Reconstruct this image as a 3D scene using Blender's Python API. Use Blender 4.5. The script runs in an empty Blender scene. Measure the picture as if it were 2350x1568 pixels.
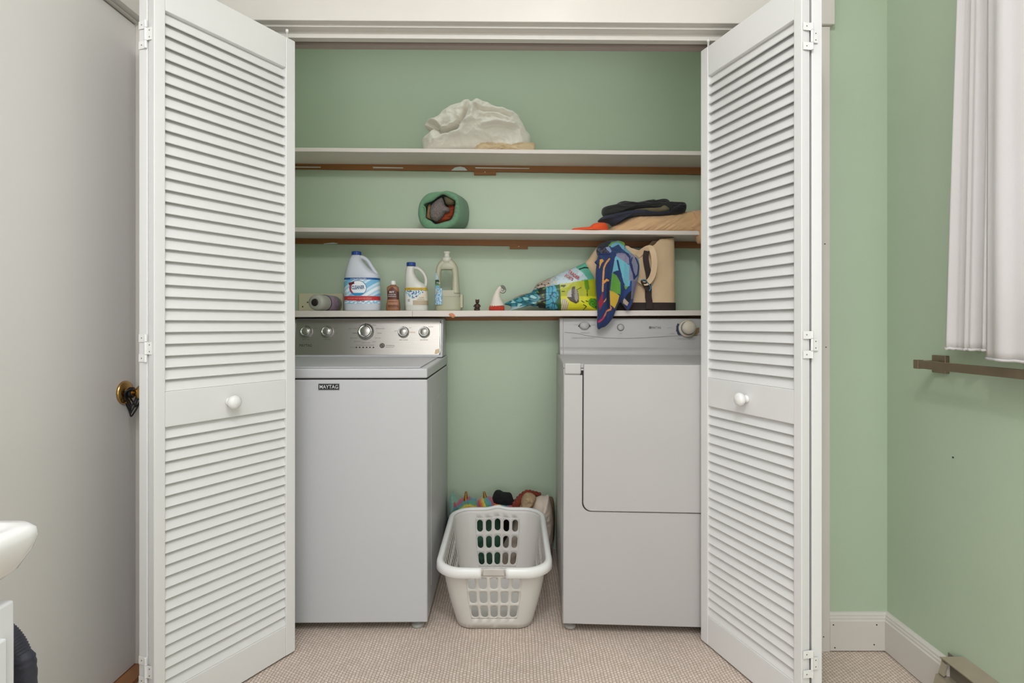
import bpy, bmesh, math, random
from mathutils import Vector, Matrix, noise
random.seed(7)
C = bpy.context.scene.collection
PI = math.pi
# ---------------------------------------------------------------- camera
F = 1280.0; CX = 1175.0; HY = 745.0; CZ = 1.095        # focal length (px), principal column, horizon row, lens height
cam_d = bpy.data.cameras.new('camera'); cam = bpy.data.objects.new('camera', cam_d); C.objects.link(cam)
cam_d.sensor_width = 36.0; cam_d.lens = 36.0*F/2350.0; cam_d.shift_y = -(784-HY)/2350.0
cam_d.clip_start = 0.02
cam.location = (0, 0, CZ); cam.rotation_euler = (PI/2, 0, 0)
bpy.context.scene.camera = cam
# ---------------------------------------------------------------- world, lights, exposure
vs = bpy.context.scene.view_settings
vs.view_transform = 'Standard'; vs.look = 'None'; vs.gamma = 1.0; vs.exposure = -0.5; vs.use_curve_mapping = False
w = bpy.data.worlds.new('world'); bpy.context.scene.world = w; w.use_nodes = True
bg = w.node_tree.nodes['Background']; bg.inputs[0].default_value = (0.75, 0.85, 1.0, 1); bg.inputs[1].default_value = 2.0
def lamp(name, kind, loc, rot, energy, color, size=0.2, size_y=None, spread=None):
    l = bpy.data.lights.new(name, kind); l.energy = energy; l.color = color
    if kind == 'AREA':
        l.size = size
        if size_y: l.shape = 'RECTANGLE'; l.size_y = size_y
        else: l.shape = 'DISK'
        if spread: l.spread = spread
    else: l.shadow_soft_size = size
    o = bpy.data.objects.new(name, l); C.objects.link(o); o.location = loc; o.rotation_euler = rot
    return o
lamp('main_lamp', 'POINT', (0.06, 0.15, 2.50), (0,0,0), 38, (0.98, 0.965, 1.0), 0.045)
lamp('closet_lamp', 'POINT', (0.20, 1.22, 2.44), (0,0,0), 2.8, (1.0, 0.94, 0.89), 0.04)
lamp('ceiling_bounce', 'AREA', (0.0, -0.5, 2.58), (0, 0, 0), 70, (0.945, 0.955, 1.0), 2.0, 2.0)
lamp('rear_fill', 'AREA', (0.18, -1.62, 0.68), (PI/2+.16, 0, .06), 6.5, (0.90, 0.94, 1.0), 1.7, 0.95, math.radians(100))  # added soft fill from behind the camera; the rear wall has no window
lamp('side_daylight', 'AREA', (1.50, 1.02, 1.60), (0, PI/2, 0), 11, (0.93, 0.96, 1.0), 1.0, 0.8)
lamp('closet_fill', 'AREA', (-0.16, 2.24, 2.58), (0, 0, 0), 5.0, (0.96, 0.97, 1.0), 1.7, 0.28)  # added fill to brighten the upper closet; no lamp is known there

# ---------------------------------------------------------------- helpers
def P(x, y, Y):   # reads a photo measurement at a known distance as a place in the room
    return Vector(((x-CX)*Y/F, Y, CZ+(HY-y)*Y/F))
def lin(c):
    return tuple(((v/255.0)/12.92 if v/255.0 <= 0.04045 else ((v/255.0+0.055)/1.055)**2.4) for v in c)
MATS = {}
def mat(name, rgb, rough=0.5, metal=0.0, var=0.0, vscale=6.0, bump=0.0, bscale=60.0, sheen=0.0, trans=0.0, attr=False, coat=0.0, transl=0.0, stretch=None):
    if name in MATS: return MATS[name]
    m = bpy.data.materials.new(name); m.use_nodes = True; nt = m.node_tree; N = nt.nodes; L = nt.links
    b = N['Principled BSDF']; c = lin(rgb)
    b.inputs['Base Color'].default_value = (*c, 1); b.inputs['Roughness'].default_value = rough; b.inputs['Metallic'].default_value = metal
    if sheen: b.inputs['Sheen Weight'].default_value = sheen
    if coat: b.inputs['Coat Weight'].default_value = coat
    if trans: b.inputs['Transmission Weight'].default_value = trans
    tc = N.new('ShaderNodeTexCoord'); src = tc.outputs['Object']
    if stretch:
        mp = N.new('ShaderNodeMapping'); mp.inputs['Scale'].default_value = stretch; L.new(src, mp.inputs[0]); src = mp.outputs[0]
    if var or attr:
        nz = N.new('ShaderNodeTexNoise'); nz.inputs['Scale'].default_value = vscale; nz.inputs['Detail'].default_value = 5
        L.new(src, nz.inputs['Vector'])
        mr = N.new('ShaderNodeMapRange'); mr.inputs[1].default_value = 0.3; mr.inputs[2].default_value = 0.7
        mr.inputs[3].default_value = 1-var; mr.inputs[4].default_value = 1+var; L.new(nz.outputs[0], mr.inputs[0])
        mx = N.new('ShaderNodeVectorMath'); mx.operation = 'SCALE'
        if attr:
            at = N.new('ShaderNodeAttribute'); at.attribute_name = 'paint'; L.new(at.outputs['Color'], mx.inputs[0])
        else: mx.inputs[0].default_value = c
        L.new(mr.outputs[0], mx.inputs['Scale']); L.new(mx.outputs[0], b.inputs['Base Color'])
    if bump:
        n2 = N.new('ShaderNodeTexNoise'); n2.inputs['Scale'].default_value = bscale; n2.inputs['Detail'].default_value = 4
        L.new(src, n2.inputs['Vector'])
        bp = N.new('ShaderNodeBump'); bp.inputs['Strength'].default_value = bump; bp.inputs['Distance'].default_value = 0.002
        L.new(n2.outputs[0], bp.inputs['Height']); L.new(bp.outputs[0], b.inputs['Normal'])
    if transl:
        tr = N.new('ShaderNodeBsdfTranslucent'); tr.inputs[0].default_value = (*c, 1)
        ms = N.new('ShaderNodeMixShader'); ms.inputs[0].default_value = transl
        L.new(b.outputs[0], ms.inputs[1]); L.new(tr.outputs[0], ms.inputs[2]); L.new(ms.outputs[0], N['Material Output'].inputs[0])
    MATS[name] = m; return m

ORG = {}
def world_of(o): return ORG.get(o.name, Vector((0,0,0)))
class MB:
    def __init__(s): s.v = []; s.f = []; s.mi = []; s.cur = 0
    def add(s, vs_, fs_):
        b = len(s.v); s.v += [Vector(v) for v in vs_]
        for f in fs_: s.f.append([i+b for i in f]); s.mi.append(s.cur)
    def box(s, a, b):
        x0,y0,z0 = a; x1,y1,z1 = b
        s.add([(x0,y0,z0),(x1,y0,z0),(x1,y1,z0),(x0,y1,z0),(x0,y0,z1),(x1,y0,z1),(x1,y1,z1),(x0,y1,z1)],
              [(0,3,2,1),(4,5,6,7),(0,1,5,4),(1,2,6,5),(2,3,7,6),(3,0,4,7)]); return s
    def hexa(s, p): s.add(p, [(0,3,2,1),(4,5,6,7),(0,1,5,4),(1,2,6,5),(2,3,7,6),(3,0,4,7)]); return s
    def prism(s, poly, ax, lo, hi):     # polygon extruded along an axis
        n = len(poly)
        def mk(p, t):
            return (t, p[0], p[1]) if ax == 'x' else ((p[0], t, p[1]) if ax == 'y' else (p[0], p[1], t))
        s.add([mk(p, lo) for p in poly]+[mk(p, hi) for p in poly],
              [tuple(range(n))[::-1], tuple(range(n, 2*n))]+[(i, (i+1)%n, n+(i+1)%n, n+i) for i in range(n)]); return s
    def rings(s, rs, cap0=True, cap1=True, closed=False):
        n = len(rs[0]); vs_ = [p for r in rs for p in r]; fs = []
        m = len(rs)
        for k in range(m if closed else m-1):
            a = k*n; b = ((k+1)%m)*n
            for i in range(n): fs.append((a+i, a+(i+1)%n, b+(i+1)%n, b+i))
        if not closed:
            if cap0: fs.append(tuple(range(n))[::-1])
            if cap1: fs.append(tuple(range((m-1)*n, m*n)))
        s.add(vs_, fs); return s
    def lathe(s, prof, org=(0,0,0), axis=(0,0,1), n=32, ell=1.0):
        ax = Vector(axis).normalized(); up = Vector((0,0,1)) if abs(ax.z) < .9 else Vector((1,0,0))
        u = ax.cross(up).normalized(); v = ax.cross(u); o = Vector(org)
        if abs(ax.z) > .9: u, v = Vector((1,0,0)), Vector((0,1,0))
        s.rings([[o+ax*h+(u*math.cos(2*PI*i/n)+v*math.sin(2*PI*i/n)*ell)*max(r,1e-5) for i in range(n)] for r, h in prof]); return s
    def tube(s, pts, r, n=10, closed=False):
        pts = [Vector(p) for p in pts]; rs = []; m = len(pts); prev = None
        for k, p in enumerate(pts):
            if closed: t = pts[(k+1)%m]-pts[k-1]
            else: t = pts[min(k+1, m-1)]-pts[max(k-1, 0)]
            t.normalize()
            if prev is None:
                u = t.cross(Vector((0,0,1)) if abs(t.z) < .9 else Vector((1,0,0))).normalized()
            else: u = (prev-t*prev.dot(t)).normalized()
            prev = u; v = t.cross(u); rr = r[k] if isinstance(r, (list, tuple)) else r
            if isinstance(rr, (list, tuple)): ru, rv = rr
            else: ru = rv = rr
            rs.append([p+u*math.cos(2*PI*i/n)*ru+v*math.sin(2*PI*i/n)*rv for i in range(n)])
        s.rings(rs, closed=closed); return s
    def ribbon(s, pts, widths, wdir, th):   # flat strap: centre line, half widths, width direction
        rs = []; m = len(pts); pts = [Vector(p) for p in pts]
        for k, p in enumerate(pts):
            t = (pts[min(k+1, m-1)]-pts[max(k-1, 0)]).normalized()
            wd = Vector(wdir[k] if isinstance(wdir, list) else wdir); wd = (wd-t*wd.dot(t)).normalized(); nn = t.cross(wd)
            hw = widths[k] if isinstance(widths, list) else widths
            rs.append([p+wd*hw+nn*th/2, p-wd*hw+nn*th/2, p-wd*hw-nn*th/2, p+wd*hw-nn*th/2])
        s.rings(rs); return s
    def build(s, name, mats, parent=None, smooth=False, bevel=0.0, paint=None, solid=0.0, sub=0, local=False, loc=None, fixn=True, seg=2):
        org = Vector((0,0,0)) if (parent is None or local) else world_of(parent)
        if loc is not None: org = Vector(loc)
        me = bpy.data.meshes.new(name); me.from_pydata([v-org for v in s.v], [], s.f); me.update()
        if not isinstance(mats, (list, tuple)): mats = [mats]
        for m in mats: me.materials.append(m)
        me.polygons.foreach_set('material_index', s.mi)
        if smooth: me.polygons.foreach_set('use_smooth', [True]*len(me.polygons))
        if fixn:
            bm = bmesh.new(); bm.from_mesh(me)
            bmesh.ops.recalc_face_normals(bm, faces=bm.faces); bm.to_mesh(me); bm.free()
        if paint:
            ca = me.color_attributes.new('paint', 'FLOAT_COLOR', 'POINT')
            for i, v in enumerate(s.v): ca.data[i].color = (*lin(paint(v, i)), 1)
        o = bpy.data.objects.new(name, me); C.objects.link(o)
        if loc is not None:
            if parent is not None: o.location = Vector(loc)-world_of(parent)
            else: o.location = loc
        if parent is not None: o.parent = parent
        ORG[o.name] = org if not local else Vector((0,0,0))
        if bevel:
            md = o.modifiers.new('bevel', 'BEVEL'); md.width = bevel; md.segments = seg; md.limit_method = 'ANGLE'; md.angle_limit = math.radians(40)
            md.harden_normals = False
            if not smooth:
                me.polygons.foreach_set('use_smooth', [True]*len(me.polygons))
                wn = o.modifiers.new('wn', 'WEIGHTED_NORMAL'); wn.keep_sharp = True
        if solid:
            md = o.modifiers.new('solid', 'SOLIDIFY'); md.thickness = solid; md.offset = 0
        if sub:
            md = o.modifiers.new('sub', 'SUBSURF'); md.levels = sub; md.render_levels = sub
        return o
def tag(o, label=None, cat=None, group=None, kind=None):
    if label: o['label'] = label
    if cat: o['category'] = cat
    if group: o['group'] = group
    if kind: o['kind'] = kind
    return o
def thing(name, loc, label, cat, group=None, kind=None, rot=None):
    o = bpy.data.objects.new(name, None); C.objects.link(o); o.location = loc; o.empty_display_size = .05
    if rot: o.rotation_euler = rot
    ORG[o.name] = Vector(loc)
    return tag(o, label, cat, group, kind)
def text(s, m, parent, pos, width=None, height=None, eps=0.0, rot=0.0, bend=None, th=0.0004, name='lettering', tilt=0.0, bold=0.0, shear=0.0):
    """flat lettering facing the room (-Y); pos is the world centre"""
    cu = bpy.data.curves.new('tmp_text', 'FONT'); cu.body = s; cu.align_x = 'CENTER'; cu.align_y = 'CENTER'; cu.extrude = 0.0; cu.offset = bold; cu.resolution_u = 2
    if shear: cu.shear = shear
    to = bpy.data.objects.new('tmp_text', cu); C.objects.link(to)
    dg = bpy.context.evaluated_depsgraph_get(); me0 = bpy.data.meshes.new_from_object(to.evaluated_get(dg))
    vs_ = [v.co.copy() for v in me0.vertices]; fs = [tuple(p.vertices) for p in me0.polygons]
    bpy.data.objects.remove(to); bpy.data.curves.remove(cu); bpy.data.meshes.remove(me0)
    x0 = min(v.x for v in vs_); x1 = max(v.x for v in vs_); y0 = min(v.y for v in vs_); y1 = max(v.y for v in vs_)
    sx = width/(x1-x0) if width else None; sy = height/(y1-y0) if height else None
    sx = sx or sy; sy = sy or sx; cxx = (x0+x1)/2; cyy = (y0+y1)/2
    mb = MB(); pos = Vector(pos); cr, sr = math.cos(rot), math.sin(rot); out = []
    for v in vs_:
        a = (v.x-cxx)*sx; b = (v.y-cyy)*sy; a, b = a*cr-b*sr, a*sr+b*cr
        p = Vector((pos.x+a, pos.y+b*math.sin(tilt), pos.z+b*math.cos(tilt)))
        if bend: p.y = bend(p.x, p.z)
        p.y -= eps; out.append(p)
    mb.add(out, fs)
    return mb.build(name, m, parent, fixn=False)
def cr_closed(pts, n):    # closed Catmull-Rom resample
    m = len(pts); out = []
    seg = [math.dist(pts[i], pts[(i+1)%m]) for i in range(m)]; tot = sum(seg)
    for k in range(n):
        t = tot*k/n; i = 0
        while i < m-1 and t > seg[i]: t -= seg[i]; i += 1
        u = min(1.0, t/max(seg[i], 1e-9)); a, b, c, d = pts[i-1], pts[i], pts[(i+1)%m], pts[(i+2)%m]
        out.append(tuple(0.5*((2*b[j])+(-a[j]+c[j])*u+(2*a[j]-5*b[j]+4*c[j]-d[j])*u*u+(-a[j]+3*b[j]-3*c[j]+d[j])*u**3) for j in range(len(b))))
    return out
def cr_open(pts, n):
    m = len(pts); out = []
    for k in range(n):
        t = (m-1)*k/(n-1); i = min(int(t), m-2); u = t-i
        a = pts[max(i-1,0)]; b = pts[i]; c = pts[i+1]; d = pts[min(i+2, m-1)]
        out.append(tuple(0.5*((2*b[j])+(-a[j]+c[j])*u+(2*a[j]-5*b[j]+4*c[j]-d[j])*u*u+(-a[j]+3*b[j]-3*c[j]+d[j])*u**3) for j in range(len(b))))
    return out
def inpoly(x, y, poly):
    r = False; j = len(poly)-1
    for i in range(len(poly)):
        xi, yi = poly[i]; xj, yj = poly[j]
        if (yi > y) != (yj > y) and x < (xj-xi)*(y-yi)/(yj-yi)+xi: r = not r
        j = i
    return r
def nz(x, y, z=0.0): return noise.noise(Vector((x, y, z)))
def ridge(x, y, z=0.0): return 1-2*abs(nz(x, y, z))
def puff(name, outline, center, Y, depth, m, parent=None, folds=None, zmin=None, n=160, R=34, power=2.2, paint=None, jitter=0.0, yfun=None, back=True, smooth=True, loc=None, flatfront=None):
    """soft body with the given outline: real thickness, fold relief on the front, round back"""
    ol = cr_closed(outline, n); mb = MB(); info = []
    cxp, cyp = center
    def pt(px, py, t, side):
        yy = Y if yfun is None else yfun(px, py)
        prof = (max(0.0, 1-t**power))**(1/power)
        d = depth*prof*(-1 if side == 0 else 1)
        if side == 0 and folds: d += -folds(px, py)*min(1.0, (1-t)*4+.12)
        q = P(px, py, yy+0.0)
        q.y += d*.5
        if jitter:
            q += Vector((nz(px*.08, py*.08, 3.1), 0, nz(px*.08, py*.08, 8.7)))*jitter*t
        if zmin is not None: q.z = max(q.z, zmin(q.x) if callable(zmin) else zmin)
        return q
    fr = []
    for side in (0, 1):
        rings_ = []
        for k in range(1, R+1):
            t = k/R; t = math.sin(t*PI/2)**.9
            if k == R and side == 1: break
            rings_.append([(cxp+(o[0]-cxp)*t, cyp+(o[1]-cyp)*t, t) for o in ol])
        fr.append(rings_)
    vs_ = []; fs = []
    vs_.append(pt(cxp, cyp, 0, 0)); info.append((cxp, cyp)); base0 = 1
    for r in fr[0]:
        for (a, b, t) in r: vs_.append(pt(a, b, t, 0)); info.append((a, b))
    for i in range(n): fs.append((0, base0+i, base0+(i+1)%n))
    for k in range(len(fr[0])-1):
        a = base0+k*n; b = a+n
        for i in range(n): fs.append((a+i, b+i, b+(i+1)%n, a+(i+1)%n))
    last = base0+(len(fr[0])-1)*n
    c1 = len(vs_); vs_.append(pt(cxp, cyp, 0, 1)); info.append((cxp, cyp)); base1 = c1+1
    for r in fr[1]:
        for (a, b, t) in r: vs_.append(pt(a, b, t, 1)); info.append((a, b))
    for i in range(n): fs.append((c1, base1+(i+1)%n, base1+i))
    for k in range(len(fr[1])-1):
        a = base1+k*n; b = a+n
        for i in range(n): fs.append((a+i, a+(i+1)%n, b+(i+1)%n, b+i))
    lb = base1+(len(fr[1])-1)*n
    for i in range(n): fs.append((lb+i, lb+(i+1)%n, last+(i+1)%n, last+i))
    mb.add(vs_, fs)
    pf = (lambda v, i: paint(*info[i])) if paint else None
    return mb.build(name, m, parent, smooth=smooth, paint=pf, loc=loc, fixn=True)

# ---------------------------------------------------------------- materials
GREEN = mat('green_wall_paint', (181, 197, 172), .42, bump=.12, bscale=220, var=.015, vscale=3)
WHITEW = mat('white_wall_paint', (222, 222, 219), .5, bump=.1, bscale=200)
TRIM = mat('white_trim_paint', (213, 208, 200), .38, bump=.10, bscale=90, var=.012, vscale=9)
DOORW = mat('louver_door_paint', (224, 223, 221), .35, bump=.06, bscale=150)
SHELFW = mat('shelf_paint', (222, 212, 204), .5, bump=.25, bscale=70, var=.03, vscale=14, stretch=(.3, 1, 1))
WOOD = mat('stained_cleat_wood', (142, 92, 44), .5, var=.16, vscale=18, bump=.2, bscale=90, stretch=(.12, 1, 1))
ENAMEL = mat('white_enamel', (190, 190, 192), .42, coat=.08)
ENAMEL2 = mat('dryer_enamel', (182, 179, 177), .45, coat=.08, var=.01, vscale=4)
STEEL = mat('brushed_steel', (180, 175, 168), .34, metal=.85, bump=.15, bscale=300, stretch=(.02, 1, 1))
CHROME = mat('chrome', (225, 225, 225), .12, metal=1.0)
BLACK = mat('black_plastic', (20, 20, 22), .4)
GAP = mat('dark_seam', (38, 36, 34), .8)
WHITEP = mat('white_plastic', (232, 231, 228), .3)
GREYINK = mat('grey_ink', (110, 108, 105), .6)
DKINK = mat('dark_ink', (45, 45, 48), .6)

# ================================================================ SETTING
YW = 1.88; YB = 2.72; XL = -1.18; XR = 1.2646; ZC = 2.62; YR = -1.75
JL, JR = -0.885, 0.93                     # closet opening
CL, CRR = -1.10, 0.985                    # closet side walls
def S(name, mb, m, label, cat, **k):
    return tag(mb.build(name, m, **k), label, cat, kind='structure')
# floor: small woven beige squares
fm = bpy.data.materials.new('woven_floor'); fm.use_nodes = True; nt = fm.node_tree; N = nt.nodes; L = nt.links; b = N['Principled BSDF']
tc = N.new('ShaderNodeTexCoord'); nzz = N.new('ShaderNodeTexNoise'); nzz.inputs['Scale'].default_value = 9; nzz.inputs['Detail'].default_value = 3
L.new(tc.outputs['Object'], nzz.inputs['Vector'])
vm = N.new('ShaderNodeVectorMath'); vm.operation = 'MULTIPLY_ADD'; vm.inputs[1].default_value = (.012, .012, 0); L.new(nzz.outputs['Color'], vm.inputs[0]); L.new(tc.outputs['Object'], vm.inputs[2])
br = N.new('ShaderNodeTexBrick'); br.offset = .5; br.inputs['Scale'].default_value = 1.0
br.inputs['Brick Width'].default_value = .0115; br.inputs['Row Height'].default_value = .0105; br.inputs['Mortar Size'].default_value = .0011
br.inputs['Mortar Smooth'].default_value = .6; br.inputs['Bias'].default_value = 0
br.inputs['Color1'].default_value = (*lin((226, 210, 198)), 1); br.inputs['Color2'].default_value = (*lin((212, 195, 180)), 1); br.inputs['Mortar'].default_value = (*lin((150, 130, 112)), 1)
mpz = N.new('ShaderNodeMapping'); mpz.inputs['Rotation'].default_value = (0, 0, PI/2); L.new(vm.outputs[0], mpz.inputs[0]); L.new(mpz.outputs[0], br.inputs['Vector'])
n2 = N.new('ShaderNodeTexNoise'); n2.inputs['Scale'].default_value = 2.2; n2.inputs['Detail'].default_value = 6; L.new(tc.outputs['Object'], n2.inputs['Vector'])
rp = N.new('ShaderNodeMapRange'); rp.inputs[1].default_value = .35; rp.inputs[2].default_value = .7; rp.inputs[3].default_value = 1.04; rp.inputs[4].default_value = .9; L.new(n2.outputs[0], rp.inputs[0])
sc = N.new('ShaderNodeVectorMath'); sc.operation = 'SCALE'; L.new(br.outputs['Color'], sc.inputs[0]); L.new(rp.outputs[0], sc.inputs['Scale']); L.new(sc.outputs[0], b.inputs['Base Color'])
bp = N.new('ShaderNodeBump'); bp.inputs['Strength'].default_value = .6; bp.inputs['Distance'].default_value = .0015; bp.invert = True
L.new(br.outputs['Fac'], bp.inputs['Height']); L.new(bp.outputs[0], b.inputs['Normal']); b.inputs['Roughness'].default_value = .7
S('floor', MB().box((-1.3, YR-.1, -.06), (1.4, YB+.1, 0)), fm, 'beige floor covering of small woven squares', 'floor')
S('ceiling', MB().box((-1.3, YR-.1, ZC), (1.4, YB+.1, ZC+.06)), WHITEW, 'white ceiling above the room', 'ceiling')
# far wall with the closet opening
HZ = 2.09
mb = MB().box((XL-.06, YW, 0), (JL, YW+.095, ZC)).box((JR, YW, 0), (XR+.06, YW+.095, ZC)).box((JL, YW, HZ+.01), (JR, YW+.095, ZC))
S('wall_back', mb, GREEN, 'pale green wall around the closet opening', 'wall')
mb = MB().box((CL-.06, YB, 0), (CRR+.06, YB+.06, 2.173)).box((CL-.06, YB+.004, 2.173), (CRR+.06, YB+.06, ZC))
S('wall_closet_back', mb, GREEN, 'green back wall inside the closet behind the shelves', 'wall')
S('wall_closet_left', MB().box((CL-.06, YW+.095, 0), (CL, YB, ZC)), GREEN, 'green left side wall inside the closet', 'wall')
S('wall_closet_right', MB().box((CRR, YW+.095, 0), (CRR+.06, YB, ZC)), GREEN, 'green right side wall inside the closet', 'wall')
# right wall with window opening behind the curtains
wy0, wy1, wz0, wz1 = .62, 1.42, 1.12, 2.08
mb = MB().box((XR, YR, 0), (XR+.12, wy0, ZC)).box((XR, wy1, 0), (XR+.12, YW, ZC)).box((XR, wy0, 0), (XR+.12, wy1, wz0)).box((XR, wy0, wz1), (XR+.12, wy1, ZC))
S('wall_right', mb, GREEN, 'pale green wall with the curtained window and towel bar', 'wall')
wr = thing('window_1', (XR+.06, 1.02, wz0), 'white framed window behind the white curtain', 'window', kind='structure')
mb = MB()
for a, c in (((XR+.03, wy0, wz0), (XR+.09, wy0+.04, wz1)), ((XR+.03, wy1-.04, wz0), (XR+.09, wy1, wz1)), ((XR+.03, wy0, wz0), (XR+.09, wy1, wz0+.04)), ((XR+.03, wy0, wz1-.04), (XR+.09, wy1, wz1)), ((XR+.035, wy0, 1.58), (XR+.085, wy1, 1.62))): mb.box(a, c)
mb.build('window_frame', TRIM, wr)
gm = mat('window_glass', (245, 250, 250), .02, trans=1.0)
MB().box((XR+.055, wy0+.03, wz0+.03), (XR+.059, wy1-.03, wz1-.03)).build('pane', gm, wr)
# left wall with recessed flush door
DX = -1.197; DY1 = 1.775; DY0 = 1.035; DZ = 2.05
mb = MB().box((XL-.10, YR, 0), (XL, DY0-.02, ZC)).box((XL-.10, DY1, 0), (XL, YW, ZC)).box((XL-.10, DY0-.02, DZ+.006), (XL, DY1, ZC))
S('wall_left', mb, WHITEW, 'white wall on the left holding the flush door', 'wall')
S('wall_rear', MB().box((-1.3, YR-.06, 0), (1.4, YR, ZC)), WHITEW, 'white wall behind the camera', 'wall')
dr = thing('door_1', (DX-.02, DY1, 0), 'flat white door in the left wall with a brass knob', 'door', kind='structure')
DOORG = mat('flat_door_paint', (220, 217, 213), .4)
MB().box((DX-.036, DY0, .018), (DX, DY1-.002, DZ-.004)).build('door_slab', DOORG, dr, bevel=.002)
BRASS = mat('worn_brass', (196, 158, 96), .25, metal=1.0, var=.08, vscale=30)
kc = Vector((DX, 1.722, .885))
rs = MB().lathe([(.0,0),(.036,0),(.036,.004),(.033,.008),(.018,.011),(.014,.012),(.012,.03),(.0,.03)], kc, (1,0,0), 40).build('knob_rose', BRASS, dr, smooth=True)
MB().lathe([(0,.0),(.011,0),(.012,.012),(.022,.02),(.027,.03),(.027,.04),(.022,.05),(.010,.054),(0,.055)], kc+Vector((.028,0,0)), (1,0,0), 36).build('door_knob', BRASS, dr, smooth=True)
BRN = mat('brown_oak_threshold', (150, 104, 66), .5, var=.12, vscale=25, stretch=(1, .2, 1))
S('trim_1', MB().box((DX-.03, DY0-.02, 0), (XL+.035, YW-.02, .016)), BRN, 'brown wood threshold strip under the flat door', 'threshold', bevel=.002)
# head and side casing of door 1
mb = MB().box((XL, DY0-.09, DZ+.006), (XL+.018, YW-.002, DZ+.075)).box((XL-.10, DY0-.02, DZ+.0), (XL-.004, DY1, DZ+.006))
S('trim_2', mb, TRIM, 'white head casing above the flat door', 'door trim', bevel=.002)
mb = MB().box((XL-.10, DY1-.0015, 0.016), (XL+.0002, DY1+.012, DZ+.006)).box((XL, DY1+.006, .016), (XL+.018, YW-.002, DZ+.006))
S('trim_3', mb, TRIM, 'white side casing in the corner beside the flat door', 'door trim', bevel=.0015)
# closet head casing and stepped mouldings (slightly out of level)
def sl(x): return -(x)*.0072
def tiltbox(mb, x0, x1, y0, y1, z0, z1):
    mb.hexa([(x0,y0,z0+sl(x0)),(x1,y0,z0+sl(x1)),(x1,y1,z0+sl(x1)),(x0,y1,z0+sl(x0)),(x0,y0,z1+sl(x0)),(x1,y0,z1+sl(x1)),(x1,y1,z1+sl(x1)),(x0,y1,z1+sl(x0))]); return mb
S('trim_4', tiltbox(MB(), XL+.02, 1.0735, YW-.028, YW-.0005, 2.1005, 2.26), TRIM, 'wide white head casing across the top of the closet', 'trim', bevel=.003)
mb = tiltbox(MB(), JL-.01, JR+.01, YW-.004, YW+.028, 2.092, 2.101); tiltbox(mb, JL-.01, JR+.01, YW+.0275, YW+.055, 2.071, 2.101)
S('trim_5', mb, TRIM, 'stepped white moulding under the closet head casing', 'trim', bevel=.0015)
TRK = mat('door_track_metal', (168, 152, 144), .45, var=.04, vscale=30, stretch=(.1, 1, 1))
mb = tiltbox(MB(), JL-.01, JR+.01, YW+.085, YW+.115, 2.0755, 2.105)
S('trim_6', mb, TRK, 'narrow taupe edge behind the sliding track gap', 'trim')
S('trim_7', MB().box((JR-.002, YW-.016, 0), (1.0636, YW-.0005, 2.092)), TRIM, 'white side casing right of the closet', 'trim', bevel=.002)
S('trim_8', MB().box((XL+.02, YW-.016, 0.017), (JL+.002, YW-.0005, 2.092)), TRIM, 'white side casing left of the closet', 'trim', bevel=.002)
S('trim_9', MB().box((JL-.0005, YW, 0), (JL+.012, YW+.095, 2.08)).box((JR-.012, YW, 0), (JR+.0005, YW+.095, 2.08)), TRIM, 'white jambs lining the closet opening', 'trim')
# baseboards with moulded top
prof = [(0,0.004),(.0158,.004),(.0158,.102),(.013,.106),(.013,.112),(.0105,.116),(.0105,.121),(.006,.128),(0,.1285)]
mb = MB().prism([(YW-p[0], p[1]) for p in prof], 'x', 1.0636, XR-.0005)
S('baseboard_back', mb, TRIM, 'short white baseboard between the closet casing and the corner', 'baseboard')
mb = MB().prism([(XR-p[0]*1.15, p[1]) for p in prof], 'y', 1.60, YW-.0)
S('baseboard_right', mb, TRIM, 'white baseboard along the right wall', 'baseboard')
for nm, lst in (('baseboard_back', [(1912.5,1434.5),(1916,1487),(2012,1434.5),(2006,1480)]),):
    par = bpy.data.objects[nm]
    mb = MB()
    for (x, y) in lst: mb.lathe([(0,0),(.0022,0),(.0022,.0008),(0,.0008)], P(x, y, YW-.0160), (0,-1,0), 10)
    mb.build('nail_hole', GAP, par)
mb = MB()
for (x, y) in ((1890, 1462), (1895.5, 797), (1893, 560)): mb.lathe([(0,0),(.002,0),(.002,.0008),(0,.0008)], P(x, y, YW-.0162), (0,-1,0), 10)
mb.build('nail_hole', GAP, bpy.data.objects['trim_7'])

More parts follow.
